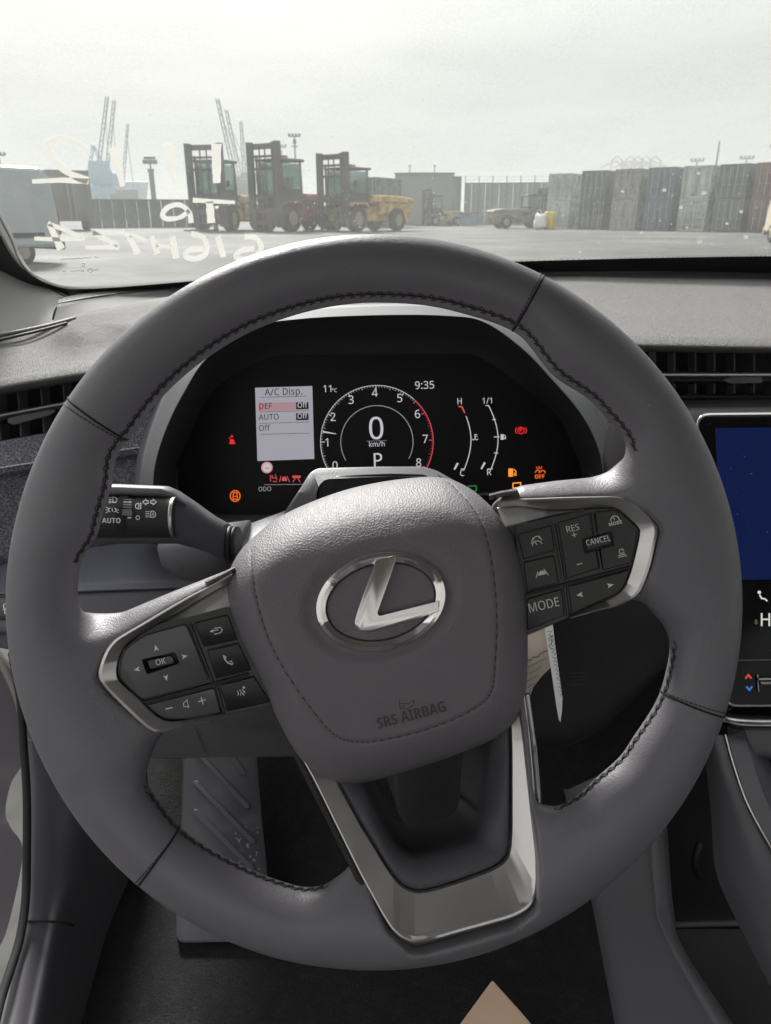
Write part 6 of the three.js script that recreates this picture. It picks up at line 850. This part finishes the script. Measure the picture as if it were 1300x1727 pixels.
// harbour cranes and ship far behind
{
  const far = (px, dist) => { const r = ray(px, 369); const k = dist / Math.hypot(r.x, r.z); return V(r.x * k, 0, r.z * k); };
  const put = (name, label, cat, px, dist, group) => { const g = far(px, dist), t = thing(name, label, cat, g, null, group); t.rotation.y = Math.atan2(-g.x, -g.z); t.updateMatrixWorld(true); return { t, g, u: pxm(g), Y: (py) => heightAt(px, py, g), X: (x, py) => { const r = ray(x, py), hd = Math.hypot(g.x, g.z); const right = V(1, 0, 0).applyQuaternion(t.quaternion); return r.clone().multiplyScalar(hd / Math.hypot(r.x, r.z)).sub(V(g.x, 0, g.z)).dot(right); } }; };
  const lattice = (a, b, w, n) => { const o = [], d = b.clone().sub(a), s = V(1, 0, 0).multiplyScalar(w / 2), f = V(0, 0, 1).multiplyScalar(w / 2); const c = [[1, 1], [1, -1], [-1, 1], [-1, -1]]; for (const [i, j] of c) o.push(beam(a.clone().addScaledVector(s, i).addScaledVector(f, j), b.clone().addScaledVector(s, i * 0.6).addScaledVector(f, j * 0.6), w * 0.3)); for (let k = 0; k < n; k++) { const p = a.clone().addScaledVector(d, k / n), q = a.clone().addScaledVector(d, (k + 1) / n), g = k % 2 ? 1 : -1; o.push(beam(p.clone().addScaledVector(s, g).add(f), q.clone().addScaledVector(s, -g).add(f), w * 0.18), beam(p.clone().addScaledVector(f, g).add(s), q.clone().addScaledVector(f, -g).add(s), w * 0.18)); } return o; };
  const boomM = mat(0.15, 0.17, 0.19, 0.6), blueM = mat(0.18, 0.34, 0.5, 0.5), blueM2 = mat(0.28, 0.42, 0.52, 0.5);
  const cranes = [[173, 300, 180, 163, 'blue harbour crane with the tallest upright boom', 260], [187, 302, 192, 169, 'blue harbour crane just right of the tallest boom', 275], [210, 330, 215, 209, 'thin harbour crane mast behind the barrier wall', 240], [404, 318, 366, 168, 'harbour crane with a long boom leaning over the red forklift mast', 250], [412, 312, 381, 186, 'harbour crane with the middle of three leaning booms', 270], [417, 300, 406, 205, 'harbour crane with the short boom above the red forklift', 300]];
  cranes.forEach(([x0, y0, x1, y1, label, dist], i) => { const c = put('harbour_crane', label, 'crane', x0, dist, 'harbour cranes'); const a = V(0, c.Y(y0), 0), b = V(c.X(x1, y1), c.Y(y1), 0);
    add('boom', lattice(a, b, i === 2 ? 0.7 : 1.1, 14), boomM, c.t); add('tower', [...lattice(V(0, 0, 0), V(0, a.y + 1, 0), 2.4, 6)], i < 2 ? blueM : boomM, c.t); add('machine_house', [rbox(1.5, a.y, 0, 6, 3.4, 3.5, 0.2), rbox(-2.2, a.y - 0.5, 0, 1.8, 2, 2, 0.15)], i < 2 ? blueM : boomM, c.t); add('stay', [beam(V(3.5, a.y + 1.5, 0), b.clone().lerp(a, 0.15), 0.16)], boomM, c.t); add('undercarriage', [box(0, 1, 0, 8, 2, 8)], boomM, c.t);
    if (i === 0) { add('apex_frame', lattice(V(-3.6, a.y - 3, 0), V(0, c.Y(246), 0), 0.9, 6).concat(lattice(V(4.6, a.y - 3, 0), V(0, c.Y(246), 0), 0.9, 6), [box(0, a.y - 4, 0, 11, 2.4, 5), box(1, a.y + 2, 0, 6, 5, 4)]), blueM, c.t); } });
  const s = put('cargo_ship', 'pale blue ship hull low behind the barrier wall', 'ship', 205, 330); const x0 = s.X(150, 330), x1 = s.X(252, 330), hy = s.Y(307);
  add('hull', prof([[x0, 0], [x1 - 3, 0], [x1, hy], [x0, hy]], 14, 0, 0.3), blueM2, s.t); add('superstructure', [rbox(x0 * 0.55, hy + 2, 0, 9, 4.4, 8, 0.3), rbox(x0 * 0.55, hy + 5, 0, 6, 2, 6, 0.3)], blueM2, s.t); add('funnel', cyl(x0 * 0.3, hy + 3, 0, 1.2, 5), blueM, s.t);
  const lights = [[263, 120, 268, 'squat floodlight mast behind the barrier wall', 3], [502, 135, 230, 'tall floodlight mast right of the red forklift', 2], [478, 260, 248, 'faint floodlight mast beside the red forklift cab', 2], [1194, 200, 238, 'thin pole rising above the light grey containers', 0], [1290, 150, 249, 'lamp post with a cross arm above the end of the container row', 1], [1243, 300, 268, 'small far lamp post above the grey blue stack', 1], [1162, 320, 272, 'small far lamp post above the dull blue stack', 1], [16, 150, 262, 'far lamp post above the white van', 1]];
  for (const [px, dist, top, label, kind] of lights) { const l = put('light_mast', label, 'light mast', px, dist, 'light masts'); const hy = l.Y(top), k = dist / 120; add('pole', cyl(0, hy / 2, 0, 0.2 * k, hy, 'y', 10, 0.11 * k), boomM, l.t);
    if (kind === 3) { add('lamp_head', [box(0, hy - 0.4, 0, 2.0, 0.5, 0.8), box(0, hy + 0.1, 0, 1.6, 0.3, 0.7), box(0, hy - 1.5, 0, 0.9, 0.4, 0.5), box(0, hy * 0.5, 0, 0.7, hy * 0.6, 0.5)], boomM, l.t); }
    else if (kind) { add('lamp_head', [box(0, hy, 0, 1.7 * k, 0.18 * k, 0.2 * k), ...[-0.75, -0.25, 0.25, 0.75].map((x) => rbox(x * k, hy + 0.22 * k, 0, 0.34 * k, 0.3 * k, 0.3 * k, 0.05))], boomM, l.t); if (kind === 2) add('platform', [box(0, hy - 1.3 * k, 0, 1.0 * k, 0.1, 0.8), box(0, hy - 0.7 * k, 0, 0.5 * k, 0.6 * k, 0.4)], boomM, l.t); } }
  const gm = mat(0.3, 0.32, 0.33, 0.7); for (const [px, n] of [[1030, 'leftmost'], [1052, 'second'], [1064, 'third'], [1078, 'fourth'], [1093, 'rightmost']]) { const q = put('gantry_crane', `${n} of the tiny far gantry cranes above the container row`, 'crane', px, 420, 'far gantry cranes'); const a = q.Y(272), b = q.Y(263); add('legs', [beam(V(-3.6, 0, 0), V(-2.4, a, 0), 0.6), beam(V(3.6, 0, 0), V(2.4, a, 0), 0.6)], gm, q.t); add('boom', [beam(V(-8, a - 3, 0), V(0, a, 0), 0.5), beam(V(-1, a, 0), V(8, a - 4, 0), 0.5)], gm, q.t); add('apex', [beam(V(-2.4, a, 0), V(0, b, 0), 0.45), beam(V(2.4, a, 0), V(0, b, 0), 0.45), beam(V(0, b, 0), V(-7, a - 3, 0), 0.25), beam(V(0, b, 0), V(7, a - 3.5, 0), 0.25)], gm, q.t); }
}
{ // lorry cut by the right edge
  const t = stand('lorry', 'cream lorry nose just entering at the edge of the picture', 'lorry', 1332, 409, -70 * D2R); const m = mat(0.6, 0.55, 0.42, 0.4);
  add('cab', prof([[-1.0, 0.5], [1.0, 0.5], [1.0, 2.5], [-0.6, 2.5], [-0.95, 1.5]], 2.2, 0, 0.1), m, t); add('windscreen', beam(V(-0.98, 1.5, 0), V(-0.66, 2.4, 0), 1.9, 0.03, V(1, 0, 0)), steelM, t); add('bumper', rbox(-1.05, 0.55, 0, 0.25, 0.4, 2.2, 0.08), mat(0.5, 0.3, 0.2, 0.5), t); for (const z of [-0.8, 0.8]) add('headlight', box(-1.04, 0.95, z, 0.05, 0.2, 0.35), mat(0.7, 0.7, 0.65, 0.2), t); for (const z of [-0.95, 0.95]) wheelParts(t, 0.1, z, 0.48, 0.3); add('chassis', box(2.6, 0.75, 0, 3.4, 0.25, 1.6), steelM, t); add('load_bed', box(2.8, 1.2, 0, 3.4, 0.5, 2.2), m, t);
}
scene.fog = new THREE.FogExp2(new THREE.Color().setRGB(0.78, 0.8, 0.78), 0.0018);
renderer.render(scene, camera);
